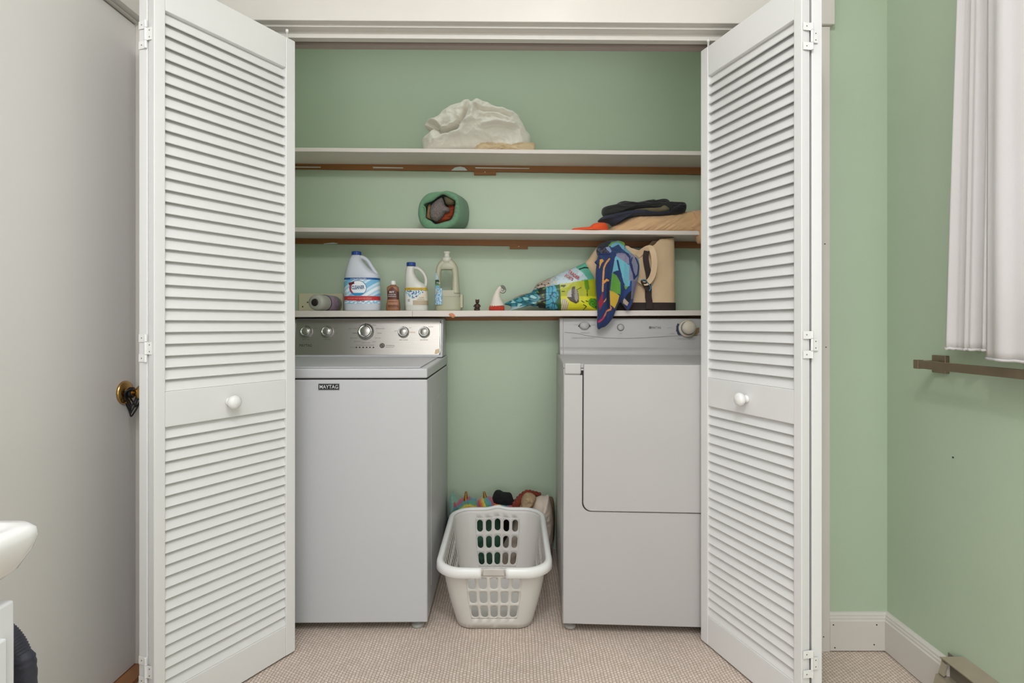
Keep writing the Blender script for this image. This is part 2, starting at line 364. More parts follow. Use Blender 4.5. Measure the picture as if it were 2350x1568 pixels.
# ================================================================ BIFOLD DOORS
def frame_panel(W, hz0, hz1, side):
    """one leaf in local axes: x = width 0..W, room face at y=0, body toward y=+t*side; z up"""
    return None
T = .0286
def leaf(parent, N0, d, W, s0, s1, out, knob_t=None, detail=True, chip=False):
    """N0: near face corner, d: direction of the leaf, out: direction from room face into the thickness; s0/s1 stile widths"""
    d = Vector((d[0], d[1], 0)).normalized(); o = Vector((out[0], out[1], 0)).normalized(); N0 = Vector((N0[0], N0[1], 0))
    def q(a, t, z): r = N0+d*a+o*t; r.z = z; return r
    def bx(mb, a0, a1, t0, t1, z0, z1):
        mb.hexa([q(a0,t0,z0), q(a1,t0,z0), q(a1,t1,z0), q(a0,t1,z0), q(a0,t0,z1), q(a1,t0,z1), q(a1,t1,z1), q(a0,t1,z1)])
    z0, z1 = .006, 2.040; rb, rt, m0, m1 = .105, 1.939, .818, .914
    mb = MB()
    bx(mb, 0, s0, 0, T, z0, z1); bx(mb, W-s1, W, 0, T, z0, z1)
    e = .0012
    for a, c in ((z0, rb), (m0, m1), (rt, z1)): bx(mb, s0, W-s1, e, T-e, a, c)
    fr = mb.build('door_leaf', DOORW, parent, bevel=.0022)
    mb = MB(); pitch = .03168
    for (lo, hi) in ((rb, m0), (m1, rt)):
        nslat = int(round((hi-lo)/pitch)); pp = (hi-lo)/nslat
        for k in range(nslat):
            zb = lo+k*pp; zt = min(zb+pp*1.24, hi)
            t_lo, t_hi = .0032, .0195; th = .0042
            if zt < zb+pp*1.24-1e-6: t_hi = t_lo+(t_hi-t_lo)*(zt-zb)/(pp*1.24)
            # slanted slat section: lower lip to the room side
            sec = [(t_lo, zb+.0012), (t_lo+.0016, zb-.0004 if k else zb), (t_lo+th, zb+.0004), (t_hi+th*.9, zt), (t_hi+.0005, zt)]
            a0, a1 = s0-.001, W-s1+.001; n = len(sec)
            mb.add([q(a0, t, z) for t, z in sec]+[q(a1, t, z) for t, z in sec], [tuple(range(n))[::-1], tuple(range(n, 2*n))]+[(i, (i+1)%n, n+(i+1)%n, n+i) for i in range(n)])
    mb.build('louvers', DOORW, fr)
    if knob_t is not None:
        kp = q(s0+knob_t, e, .866)
        MB().lathe([(.0,0),(.0125,0),(.012,.004),(.009,.008),(.0105,.014),(.018,.019),(.0205,.026),(.019,.033),(.012,.0385),(0,.040)], kp, -o, 32).build('knob', WHITEP, fr, smooth=True)
    return fr, q
def hinge(parent, A, B, zc, h=.074):
    """A, B: centres of the two leaf edges (facing the room); three-part leaf and knuckle"""
    A = Vector((A[0], A[1], zc)); B = Vector((B[0], B[1], zc)); mid = (A+B)/2; u = (B-A).normalized(); n = Vector((u.y, -u.x, 0))
    if n.y > 0: n = -n
    mb = MB()
    def pl(a0, a1, z0, z1, t=.0016):
        base = mid+n*.0006
        p = [base+u*a0, base+u*a1, base+u*a1+n*t, base+u*a0+n*t]
        mb.hexa([Vector((q.x, q.y, z0)) for q in p]+[Vector((q.x, q.y, z1)) for q in p])
    wA = (mid-A).length*1.7; wB = wA*.92
    pl(-wA, -.003, zc-h/2, zc-h/2+.021); pl(-wA, -.003, zc+h/2-.021, zc+h/2)
    pl(-wA, -.0075, zc-h/2, zc+h/2, .0009) if False else None
    pl(.003, wB*.8, zc-.0165, zc+.0165)
    kc_ = mid+n*.003
    for (z0, z1) in ((-h/2, -.0175), (-.0165, .0165), (.0175, h/2)):
        mb.lathe([(0,0),(.0036,0),(.0036,z1-z0),(0,z1-z0)], (kc_.x, kc_.y, zc+z0), (0,0,1), 12)
    o = mb.build('hinge', WHITEP, parent, bevel=.0004, seg=1)
    mb = MB()
    for a, z in ((-wA*.6, -h/2+.010), (-wA*.6, h/2-.010), (wB*.5, -.009), (wB*.5, .009)):
        pos = mid+u*a+n*.0023; pos.z = zc+z
        mb.lathe([(0,0),(.0019,0),(.0012,.0006),(0,.0006)], pos, n, 10)
    mb.build('screw', GREYINK, o)
# left pair
dl = Vector((.4946, .869, 0)); Nl = Vector((-.945, 1.4725, 0)); ol_ = (-.869, .4946)
door2 = thing('door_2', (-.945, 1.49, 0), 'left pair of white louvered folding closet doors standing folded open', 'folding door', kind='structure')
lf, q2 = leaf(door2, Nl, dl, .448, .0293, .0361, ol_, knob_t=.183)
MB().lathe([(0,0),(.0035,0),(.0035,.022),(.005,.022),(.005,.032),(0,.034)], q2(.425, .012, 2.040), (0,0,1), 12).build('roller_pin', WHITEP, lf, smooth=True)
P2s = Vector((-.9712, 1.4845, 0)); d2 = Vector((.28, .96, 0)).normalized()
leaf(door2, P2s, d2, .43, .03, .035, (-.96, .28))
for zz in (1.867, 1.032, .172):
    hinge(door2, (-.957, 1.477), (-.989, 1.4865), zz) if False else hinge(door2, (-.9865, 1.4885), (-.9575, 1.4795), zz)
# right pair
dR = Vector((-.3125, .95, 0)); Nr = Vector((.7877, 1.517, 0)); oR = (.95, .3125)
door3 = thing('door_3', (.80, 1.53, 0), 'right pair of white louvered folding closet doors standing folded open', 'folding door', kind='structure')
lf3, q3 = leaf(door3, Nr, dR, .433, .0277, .0372, oR, knob_t=.184)
MB().lathe([(0,0),(.0035,0),(.0035,.022),(.005,.022),(.005,.030),(0,.032)], q3(.408, .012, 2.040), (0,0,1), 12).build('roller_pin', WHITEP, lf3, smooth=True)
leaf(door3, Vector((.8205, 1.5265, 0)), Vector((.0, 1, 0)), .43, .03, .035, (1, 0.0))
for zz in (1.880, 1.040, .170):
    hinge(door3, (.8015, 1.5185), (.8315, 1.5235), zz)

# ================================================================ SHELVES
def shelf(yt0, yt1, yb0, yb1, label, seam=None):
    a = P(678, yt0, 2.506).z; c = P(1608, yt1, 2.506).z; a2 = P(678, yb0, 2.506).z; c2 = P(1608, yb1, 2.506).z
    xa, xb = P(678,0,2.506).x, P(1608,0,2.506).x
    def zt(x): return a+(c-a)*(x-xa)/(xb-xa)
    def zb(x): return a2+(c2-a2)*(x-xa)/(xb-xa)
    x0, x1 = CL+.001, CRR-.001; y0, y1 = 2.506, YB-.001
    rs = []
    for k in range(41):
        x = x0+(x1-x0)*k/40; wv = .0012*nz(x*5, yt0)
        rs.append([(x,y0,zb(x)+wv),(x,y1,zb(x)),(x,y1,zt(x)),(x,y0,zt(x)+wv*.5)])
    mb = MB().rings(rs)
    o = mb.build('closet_shelf', SHELFW, None, bevel=.0018)
    tag(o, label, 'shelf', 'white closet shelves')
    return o, zt, zb
sh1, zt1, zb1 = shelf(338.5, 346.5, 347.5, 356, 'topmost white closet shelf carrying the cream linen heap')
sh2, zt2, zb2 = shelf(522, 530, 532, 539.5, 'middle white closet shelf carrying the green sack and folded clothes')
sh3, zt3, zb3 = shelf(713.5, 712.5, 728, 724.5, 'lowest white closet shelf carrying bottles and tote bags, just above the machines')
def cleat(zb, h0, h1, blocks, label):
    x0, x1 = CL+.002, CRR-.002; mb = MB(); rs = []
    for k in range(61):
        x = x0+(x1-x0)*k/60; f = k/60; zt = zb(x)-.0006; hh = h0+(h1-h0)*f+.0012*nz(x*14, h0*90)
        rs.append([(x,YB-.019,zt-hh),(x,YB-.0005,zt-hh),(x,YB-.0005,zt),(x,YB-.019,zt)])
    mb.rings(rs); o = mb.build('shelf_cleat', WOOD, None)
    tag(o, label, 'cleat', 'brown shelf cleats')
    for (xa, xb, ya, yb) in blocks:
        p = P(xa, ya, YB-.012); q = P(xb, yb, YB-.012)
        bo = MB().box((p.x, YB-.017, q.z), (q.x, YB-.0005, p.z)).build('cleat_block', WOOD, o, bevel=.001)
        MB().lathe([(0,0),(.0024,0),(.0016,.001),(0,.001)], ((p.x+q.x)/2, YB-.0172, (p.z+q.z)/2), (0,-1,0), 10).build('nail', WHITEP, bo)
    return o
c1 = cleat(zb1, .0225, .032, [(1088, 1138, 390, 401.5)], 'brown wood cleat under the topmost shelf')
c2 = cleat(zb2, .0235, .030, [(1170, 1211, 561, 571.5)], 'brown wood cleat under the middle shelf')
c3 = cleat(zb3, .016, .018, [], 'brown wood cleat under the lowest shelf')
PATCH = mat('chipped_paint', (196, 208, 200), .6)
for (par, pts) in ((c1, [(1035,391.5),(1044,384.5),(1056,382.5),(1066,384.5),(1073,391.5)]), (c1, [(855,383),(925,384.5),(925,386.5),(857,386)]), (c1, [(1090,384),(1215,386),(1215,387.5),(1092,386.5)]), (c1, [(660,382),(736,383),(736,385),(660,384.5)]), (c2, [(742,559),(765,557),(776,558.5),(772,560),(744,560.5)])):
    mb = MB(); pl_ = [P(x, y, YB-.0194) for x, y in pts]; n = len(pl_)
    mb.add(pl_+[p+Vector((0,.0008,0)) for p in pl_], [tuple(range(n)), tuple(range(n,2*n))[::-1]]+[(i, (i+1)%n, n+(i+1)%n, n+i) for i in range(n)])
    mb.build('paint_chip', PATCH, par)
SPL = mat('raw_wood_chip', (206, 132, 92), .6)
puff('paint_chip', [(1030,721),(1038,719),(1044,724),(1041,730),(1035,728)], (1037,724), 2.505, .006, SPL, sh3, n=24, R=5)
mb = MB().box((P(946,0,2.506).x, 2.5052, zb3(-.45)+.001), (P(947.2,0,2.506).x, 2.507, zt3(-.45)-.001)); mb.build('board_joint', mat('joint', (176,160,150), .7), sh3)
# wall plate behind the lying bottle
IV = mat('ivory_plate', (214, 208, 178), .4)
pa = P(688, 674, YB); pb = P(789, 714, YB)
wp = tag(MB().box((pa.x, YB-.016, pb.z), (pb.x, YB-.0005, pa.z)).build('wall_plate', IV, bevel=.003), 'ivory rectangular wall plate behind the purple labelled bottle', 'wall plate')
for (x, y) in ((694.5, 704), (706, 694)): MB().lathe([(0,0),(.0035,0),(.003,.001),(0,.001)], P(x, y, YB-.0165), (0,-1,0), 12).build('screw', GAP, wp)

# ================================================================ WASHER
WX0, WX1, WY0, WY1 = -.995, -.3015, 1.981, 2.685
wsh = thing('washing_machine', ((WX0+WX1)/2, (WY0+WY1)/2, 0), 'white top-loading washer with a brushed steel control panel on the left', 'washing machine')
MB().box((WX0, WY0, .033), (WX1, WY1, .899)).build('cabinet', ENAMEL, wsh, bevel=.006, seg=3)
# pressed panel line on the visible side
mb = MB().box((WX1-.0005, WY0+.10, .12), (WX1+.0012, WY1-.10, .80)); mb.build('side_pressing', ENAMEL, wsh, bevel=.0012)
mb = MB().box((WX0+.004, WY0+.004, .897), (WX1-.004, WY1-.01, .904)); mb.build('lid_gap', GAP, wsh)
mb = MB().prism([(WY0, .9035), (WY1, .9035), (WY1, .947), (2.53, .9435), (WY0, .938)], 'x', WX0, WX1); deck = mb.build('top_deck', ENAMEL, wsh, bevel=.006, seg=3)
mb = MB().prism([(WY0+.022, .9385), (2.515, .9430), (2.515, .9475), (WY0+.024, .9425)], 'x', WX0+.03, WX1-.028)
mb.build('lid', ENAMEL, wsh, bevel=.0025)
# console
def conY(z): return 2.524+.040*(z-.945)/.17
cprof = [(conY(.945)-.004, .9455), (conY(.955)-.0, .958), (conY(1.112), 1.112), (conY(1.120)+.006, 1.122), (2.62, 1.125), (2.672, 1.120), (2.672, .9455)]
MB().prism(cprof, 'x', WX0+.004, WX1-.006).build('console', ENAMEL, wsh, bevel=.007, seg=3)
mb = MB(); xa, xb = WX0+.016, P(1009, 0, 2.54).x+.0072
za, zb_ = .958, 1.1155
rr = .012
pl_ = [(xa, za), (xb-rr*.3, za), (xb, za+rr*.6), (xb, zb_-rr), (xb-rr, zb_), (xa, zb_)]
vs_ = [(x, conY(z)-.0022, z) for x, z in pl_]+[(x, conY(z)+.001, z) for x, z in pl_]; n = len(pl_)
mb.add(vs_, [tuple(range(n))[::-1], tuple(range(n,2*n))]+[(i,(i+1)%n,n+(i+1)%n,n+i) for i in range(n)])
panel = mb.build('control_panel', STEEL, wsh)
# chrome end strip curving round the right corner
pts = [(xb+.0015+.004*math.sin(PI*k/12)*(k/12), conY(zb_-.004-(zb_-za-.004)*k/12)-.002, zb_-.004-(zb_-za-.004)*k/12) for k in range(13)]
MB().tube(pts, .0032, 8).build('end_strip', CHROME, wsh, smooth=True)
def onW(x, y):
    Yv = 2.54
    for _ in range(4): Yv = conY(P(x, y, Yv).z)-.0022
    return P(x, y, Yv)+Vector((.0072, 0, 0))
for (x, y, r) in ((705,762,.0275),(752.5,762,.0275),(840.5,762,.0375),(926.5,763,.026),(974,763,.026)):
    c = onW(x, y); ax = Vector((0, -1, .2)).normalized()
    k_ = MB().lathe([(0,0),(r,0),(r*1.0,.004),(r*.9,.010),(r*.84,.012),(r*.80,.0215),(r*.74,.0235),(r*.68,.0215),(r*.60,.020),(0,.0215)], c, ax, 40).build('dial_knob', CHROME, wsh, smooth=True)
    MB().lathe([(0,0),(r*.62,0),(r*.58,.0009),(0,.0012)], c+ax*.0205, ax, 36).build('dial_face', STEEL, k_, smooth=True)
    MB().prism([(c.x-.0045, c.z+r*.70), (c.x+.0045, c.z+r*.70), (c.x, c.z+r*1.06)], 'y', c.y-.0165, c.y-.010).build('pointer', BLACK, k_)
pan_txt = [("MAYTAG", 702, 793, 28, 6.5, DKINK), ("LOAD SIZE", 703, 779, 16, 2.6, GREYINK), ("WATER TEMP", 750.5, 779.5, 17, 2.6, GREYINK), ("FABRIC SOFTENER", 926, 780.5, 20, 2.6, GREYINK), ("DEEP WATER WASH", 973, 780.5, 18, 2.6, GREYINK),
    ("POWERWASH", 815, 765, 13, 3, DKINK), ("BULKY / SHEETS", 811, 754.5, 21, 2.6, GREYINK), ("NORMAL", 829, 746.5, 10, 2.4, GREYINK), ("COLORS", 846, 744, 10, 2.4, GREYINK), ("WHITES", 859, 747, 9, 2.4, GREYINK), ("DELICATES", 872.5, 754.5, 19, 2.6, GREYINK), ("CASUAL", 870.5, 765, 11, 2.6, GREYINK), ("QUICK WASH", 867, 776, 14, 2.6, GREYINK), ("RINSE & SPIN", 812, 776, 16, 2.6, GREYINK), ("DRAIN & SPIN", 820, 784, 15, 2.6, GREYINK), ("WRINKLE CONTROL", 840, 787, 20, 2.4, GREYINK), ("CLEAN", 858, 784.5, 9, 2.4, GREYINK), ("PUSH TO START", 810, 797.5, 11, 2.4, GREYINK), ("SENSING WASH RINSE SPIN DONE", 838, 792.5, 42, 2.0, GREYINK),
    ("COMMERCIAL", 895.5, 793.5, 21, 3.0, GREYINK), ("TECHNOLOGY", 894.5, 797.5, 19, 2.2, GREYINK), ("WARM", 725, 754, 8, 2.2, GREYINK), ("HOT", 771, 754, 7, 2.2, GREYINK), ("COLD", 773, 765.5, 6, 2.2, GREYINK), ("ON", 941, 752.5, 5, 2.2, GREYINK), ("EXTRA", 989, 750.5, 11, 2.2, GREYINK), ("OFF", 908, 760, 6, 2.2, GREYINK)]
for s_, x, y, wpx, hpx, m in pan_txt:
    c = onW(x, y); text(s_, m, panel, c, width=wpx*c.y/F, height=hpx*c.y/F, eps=.0004, tilt=math.atan(.040/.17))
ORG_ = mat('orange_ink', (200, 140, 80), .6); c = onW(947.5, 763); text("RINSE", ORG_, panel, c, width=12*c.y/F, height=3.2*c.y/F, eps=.0004, tilt=.22)
mb = MB()
for x in (818, 825.5, 833.5, 841.5, 849, 857): mb.lathe([(0,0),(.0034,0),(.003,.0008),(0,.0008)], onW(x, 797.5), (0,-1,.2), 12)
mb.build('indicator_light', BLACK, panel)
lg = mat('badge_brown', (98, 88, 82), .4, metal=.4); c = onW(877, 793.5)
MB().lathe([(0,0),(.012,0),(.0115,.001),(0,.0012)], c, (0,-1,.2), 30).build('round_badge', lg, panel)
mb = MB(); mb.tube([onW(877,793.5)+Vector((.006*math.cos(a), -.0016, .006*math.sin(a))) for a in [k*.5 for k in range(10)]], .0007, 6); mb.build('badge_emblem', STEEL, panel)
TAPE = mat('yellowed_tape', (214, 190, 150), .5)
mb = MB(); pts = [onW(x, y)+Vector((0,-.0006,0)) for x, y in ((997,812),(999,803),(1008,800),(1008,809),(1002,813))]; n = len(pts)
mb.add(pts+[p+Vector((0,.0004,0)) for p in pts], [tuple(range(n)), tuple(range(n,2*n))[::-1]]+[(i,(i+1)%n,n+(i+1)%n,n+i) for i in range(n)]); mb.build('tape_scrap', TAPE, wsh)
# brand plate on the front
a = P(731, 880.5, WY0); c = P(779, 895, WY0)
bd = MB().box((a.x, WY0-.003, c.z), (c.x, WY0+.001, a.z)).build('brand_plate', mat('plate_silver', (150,150,150), .3, metal=.8), wsh, bevel=.0008)
MB().box((a.x+.0015, WY0-.0036, c.z+.0015), (c.x-.0015, WY0-.0028, a.z-.0015)).build('plate_face', BLACK, bd)
text("MAYTAG", mat('plate_letters', (225,225,225), .3, metal=.5), bd, ((a.x+c.x)/2, WY0-.0036, (a.z+c.z)/2), width=(c.x-a.x)*.88, height=(a.z-c.z)*.6, eps=.0003, bold=.012)
for x in (WX0+.04, WX1-.040):
    for y in (WY0+.045, WY1-.05):
        MB().lathe([(0,0),(.023,0),(.0235,.008),(.020,.013),(.008,.014),(.007,.036),(0,.036)], (x, y, 0), (0,0,1), 24).build('leveling_foot', WHITEP if False else mat('grey_foot', (170,168,164), .6), wsh, smooth=True)
wsh.rotation_euler = (0, 0, math.radians(.8)); wsh.location.x -= .0045; wsh.location.y -= 0.0

# ================================================================ DRYER
DX0, DX1, DY0_, DY1_ = .178, .875, 1.970, 2.665
dry = thing('clothes_dryer', ((DX0+DX1)/2, (DY0_+DY1_)/2, 0), 'white front-loading clothes dryer behind the right folding door', 'dryer')
MB().box((DX0, DY0_+.006, .030), (DX1, DY1_, .936)).build('cabinet', ENAMEL2, dry, bevel=.005, seg=3)
mb = MB().box((DX0-.0012, DY0_+.10, .12), (DX0+.0005, DY1_-.10, .84)); mb.build('side_pressing', ENAMEL2, dry, bevel=.0012)
mb = MB().prism([(DY0_+.022, .936), (DY1_, .936), (DY1_, .957), (DY0_+.05, .9535), (DY0_+.03, .951)], 'x', DX0, DX1); mb.build('top_deck', ENAMEL2, dry, bevel=.004)
def dpx(x): return (x-1291)*1.97/F+DX0
def dpz(y): return CZ+(HY-y)*1.962/F
# left column: corner block and narrow stile
xg = dpx(1331.5)
MB().box((DX0+.004, DY0_-.001, dpz(861.5)), (xg, DY0_+.028, dpz(836))).build('corner_block', ENAMEL2, dry, bevel=.005, seg=3)
# front frame: stile, lower panel with rounded inner corner
xd = dpx(1337); zd = dpz(1175.5); rc = .030
mb = MB(); arc = [(xd-.003+rc-rc*math.cos(t), zd-.003+rc-rc*math.sin(t)) for t in [PI/2*k/8 for k in range(9)]]
pl_ = [(DX0+.002, .034), (DX1-.002, .034), (DX1-.002, zd-.003)] + arc[::-1] + [(xd-.003, dpz(863.2)), (DX0+.002, dpz(863.2))]
mb.prism(pl_, 'y', DY0_, DY0_+.012); mb.build('front_panel', ENAMEL2, dry, bevel=.0025)
# door recess seam + door
mb = MB().box((xd-.012, DY0_+.0055, zd-.012), (DX1-.006, DY0_+.0075, .93)); mb.build('door_seam', GAP, dry)
arc = [(xd+rc-rc*math.cos(t), zd+rc-rc*math.sin(t)) for t in [PI/2*k/8 for k in range(9)]]
arc2 = [(DX1-.018-rc+rc*math.sin(t), zd+rc-rc*math.cos(t)) for t in [PI/2*k/8 for k in range(9)]]
pl_ = arc + arc2 + [(DX1-.018, dpz(838)), (xd, dpz(838))]
dd = MB().prism(pl_, 'y', DY0_-.006, DY0_+.016).build('dryer_door', ENAMEL2, dry, bevel=.004, seg=3)
mb = MB().box((DX1-.014, DY0_-.001, zd), (DX1-.002, DY0_+.01, dpz(838))); mb.build('right_stile', ENAMEL2, dry, bevel=.002)
# console: face, groove, lip
def dcY(z): return 2.522+.030*(z-.955)/.16
dprof = [(2.505, .9545), (2.507, .972), (2.515, .982), (2.535, .990), (dcY(1.0)+.004, .996), (dcY(1.122), 1.121), (2.60, 1.1235), (2.655, 1.12), (2.655, .954)]
MB().prism(dprof, 'x', .191, DX1-.004).build('console', ENAMEL2, dry, bevel=.003)
endp = [(p[0]-.003, p[1]) for p in dprof[:5]]+[(dcY(1.122)-.003, 1.121), (2.60, 1.1245), (2.655, 1.121), (2.655, .954)]
MB().prism(endp, 'x', .1865, .2045).build('console_end', ENAMEL2, dry, bevel=.004)
# sweeping relief line across the console face
def onD(x, y):
    Yv = 2.54
    for _ in range(4): Yv = dcY(P(x, y, Yv).z)
    return P(x, y, Yv)+Vector((-.026, 0, 0))
DPAN = MB(); 
pts = [onD(x, y) for x, y in ((1294,764),(1320,766),(1350,772),(1390,776),(1430,777),(1480,775),(1540,771),(1600,768),(1640,766))]
pts = [Vector(p) for p in cr_open([tuple(p) for p in pts], 40)]
DPAN.tube(pts, [(.0014,.0008)]*40, 8); DPAN.build('relief_line', ENAMEL2, dry, smooth=True)
KB = mat('aged_knob', (206, 196, 180), .4); DKB = mat('knob_dark_ring', (44, 42, 44), .5)  # beige timer knob; dark colour for the rings, wings and groove
ax = Vector((0,-1,.18)).normalized()
c = onD(1338.5, 749); kk = MB().lathe([(0,0),(.0225,0),(.0225,.002),(.021,.009),(.017,.014),(0,.017)], c, ax, 32, ell=.82).build('temperature_knob', ENAMEL2, dry, smooth=True)
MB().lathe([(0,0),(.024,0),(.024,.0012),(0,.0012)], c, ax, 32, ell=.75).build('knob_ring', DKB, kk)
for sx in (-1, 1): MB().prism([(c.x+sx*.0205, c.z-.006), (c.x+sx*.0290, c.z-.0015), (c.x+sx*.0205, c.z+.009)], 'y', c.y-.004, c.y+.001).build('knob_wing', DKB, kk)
c = onD(1421, 752.5); kk = MB().lathe([(0,0),(.0135,0),(.0135,.004),(.011,.0065),(0,.008)], c, ax, 28).build('start_button', ENAMEL2, dry, smooth=True)
MB().lathe([(0,0),(.0162,0),(.0160,.0016),(0,.0016)], c, ax, 28).build('button_ring', mat('ring_grey', (95,92,90), .5), kk)
c = onD(1571, 755); kk = MB().lathe([(0,0),(.037,0),(.040,.004),(.039,.010),(.032,.015),(.029,.017),(.029,.028),(.030,.036),(.026,.043),(.012,.047),(0,.048)], c, ax, 40).build('timer_knob', KB, dry, smooth=True)
MB().lathe([(.030,0.016),(.0315,.0165),(.0315,.0185),(.030,.019)], c, ax, 32).build('knob_groove', DKB, kk)
# torn dark blue and tan remnants of the dial skirt
NAVYP = mat('navy_chip', (44, 58, 88), .6); TANP = mat('tan_chip', (146, 120, 84), .6)
mb = MB()
for k in range(14):
    a = math.radians(150+k*7.5); r1 = .049+.0025*nz(k*.9, 2)
    p0 = c+Vector((.036*math.cos(a), -.001, .036*math.sin(a))); p1 = c+Vector((r1*math.cos(a), -.001, r1*math.sin(a)))
    a2 = a+math.radians(7.6); p2 = c+Vector((r1*math.cos(a2), -.001, r1*math.sin(a2))); p3 = c+Vector((.036*math.cos(a2), -.001, .036*math.sin(a2)))
    mb.hexa([p0, p1, p2, p3]+[p-Vector((0,.002,0)) for p in (p0, p1, p2, p3)])
mb.build('dial_remnant', NAVYP, kk)
mb = MB()
for k in range(9):
    a = math.radians(-48+k*6); r1 = .054+.003*nz(k*.9, 5)
    p0 = c+Vector((.036*math.cos(a), -.001, .036*math.sin(a))); p1 = c+Vector((r1*math.cos(a), -.001, r1*math.sin(a)))
    a2 = a+math.radians(6.1); p2 = c+Vector((r1*math.cos(a2), -.001, r1*math.sin(a2))); p3 = c+Vector((.036*math.cos(a2), -.001, .036*math.sin(a2)))
    mb.hexa([p0, p1, p2, p3]+[p-Vector((0,.002,0)) for p in (p0, p1, p2, p3)])
mb.build('dial_remnant', TANP, kk)
LINK = mat('light_ink', (150, 146, 142), .6)
for s_, x, y, wpx, hpx, m in (("MAYTAG", 1502, 752.5, 20, 5, mat('logo_ink', (105,100,98), .6)), ("TEMPERATURE", 1340, 765, 21, 2.6, LINK), ("START", 1422.5, 766, 7, 2.4, LINK), ("DEPENDABLE CARE HEAVY DUTY SUPER CAPACITY", 1336, 776.5, 53, 2.8, LINK), ("REGULAR FABRICS MORE DRY", 1520, 733, 30, 2.6, LINK), ("TIMED DRY", 1598, 733, 8, 2.6, LINK), ("LOW", 1320, 747, 8, 2.2, LINK), ("HIGH", 1358, 747, 8, 2.2, LINK), ("COTTONS", 1532, 753, 10, 2.4, LINK), ("NORMAL", 1538, 766, 12, 2.4, LINK), ("PERM PRESS  AIR FLUFF", 1570, 778, 40, 2.8, LINK)):
    c_ = onD(x, y); text(s_, m, dry, c_, width=wpx*c_.y/F, height=hpx*c_.y/F, eps=.0005, tilt=.18)
c_ = onD(1488, 752.5); MB().box((c_.x-.005, c_.y-.0012, c_.z-.005), (c_.x+.005, c_.y+.001, c_.z+.005)).build('logo_square', GREYINK, dry)
for x in (DX0+.03, DX1-.045):
    for y in (DY0_+.045, DY1_-.05):
        MB().lathe([(0,0),(.020,0),(.0205,.008),(.017,.012),(.007,.013),(.006,.033),(0,.033)], (x, y, 0), (0,0,1), 24).build('leveling_foot', MATS['grey_foot'], dry, smooth=True)
dry.rotation_euler = (0, math.radians(.2), math.radians(-2.6)); dry.location.z = .0015; dry.location.x += .016; dry.location.y -= .014

# ================================================================ BOTTLES ON THE LOWEST SHELF
ZS = zt3(-.5)
def zs(x): return zt3(x)+.0006
def body_loft(mb, secs, Yc, n=40, sq=2.6):
    """secs: (y_px, xl_px, xr_px, depth half) at distance Yc; superellipse rings from bottom to top"""
    rs = []
    for (y, xl, xr, dp) in secs:
        a = P(xl, y, Yc); c = P(xr, y, Yc); hx = (c.x-a.x)/2; cx_ = (a.x+c.x)/2
        rs.append([Vector((cx_+hx*math.copysign(abs(math.cos(t))**(2/sq), math.cos(t)), Yc+dp*math.copysign(abs(math.sin(t))**(2/sq), math.sin(t)), a.z)) for t in [2*PI*i/n for i in range(n)]])
    mb.rings(rs)
def smooth_secs(secs, n=36): return cr_open(secs, n)
def bender(x0, x1, Yc, dp, sq=2.6):
    cx_ = (x0+x1)/2; hx = (x1-x0)/2
    def f(x, z):
        t = min(1, abs((x-cx_)/hx)); return Yc-dp*(1-t**sq)**(1/sq)
    return f
# --- big bleach jug
Yj = 2.575; base = HY-(zs(-.7)-CZ)*F/Yj
BJ = mat('white_hdpe', (216, 220, 228), .35, transl=.12)
jug = thing('bleach_jug', (P(833,0,Yj).x, Yj, zs(-.7)), 'large white bleach jug with blue cap and blue and red label', 'bottle')
k = Yj/2.506
secs = [(base, 797, 868, .050), (base-2, 793.5, 872, .055), (700, 792.5, 873, .057), (672, 792, 872.5, .057), (641, 792, 872, .057), (632, 793, 870, .056), (626, 794.5, 862, .053), (618, 796, 850, .047), (608, 799, 840, .040), (598, 802, 832, .033), (590, 806, 829, .026), (586, 808.5, 827.5, .019)]
mb = MB(); body_loft(mb, smooth_secs(secs, 44), Yj); jb = mb.build('bottle_body', BJ, jug, smooth=True)
hp = [P(x, y, Yj) for x, y in ((822,590),(833,591.5),(843,598),(850,608),(857,619),(864,629),(862,640))]
hp = [Vector(p) for p in cr_open([tuple(p) for p in hp], 24)]
MB().tube(hp, [(.011,.009)]*24, 14).build('handle', BJ, jug, smooth=True)
CAPB = mat('blue_cap', (24, 62, 140), .35)
cc = P(818, 586, Yj); mb = MB(); n = 40
rs = []
for (r, h) in ((.0205,0),(.0215,.001),(.0212,.014),(.0195,.0165),(.001,.0168)):
    rs.append([cc+Vector((r*(1+.03*(i%2)*(r>.019))*math.cos(2*PI*i/n), r*(1+.03*(i%2)*(r>.019))*math.sin(2*PI*i/n), h)) for i in range(n)])
mb.rings(rs); mb.build('cap', CAPB, jug)
# label band
lm = mat('printed_label', (255,255,255), .4, attr=True, var=.0)
def label_band(name, parent, secs, Yc, dp, paint, n=200, rows=100, sq=2.6, front_only=True, extra=.0009):
    """label wrapped on the front of a bottle; secs: (y, xl, xr)"""
    mb = MB(); info = []; ss = cr_open(secs, rows)
    vs_ = []; fs = []
    for (y, xl, xr) in ss:
        a = P(xl, y, Yc); c = P(xr, y, Yc); hx = (c.x-a.x)/2+extra; cx_ = (a.x+c.x)/2
        for i in range(n):
            t = PI+PI*i/(n-1)
            x = hx*math.copysign(abs(math.cos(t))**(2/sq), math.cos(t)); yy = (dp+extra)*-abs(math.sin(t))**(2/sq)
            vs_.append(Vector((cx_+x, Yc+yy, a.z))); info.append(((x+hx)/(2*hx), y))
    for r in range(rows-1):
        for i in range(n-1): fs.append((r*n+i, r*n+i+1, (r+1)*n+i+1, (r+1)*n+i))
    mb.add(vs_, fs)
    return mb.build(name, lm, parent, smooth=True, paint=lambda v, i: paint(*info[i]), fixn=False)
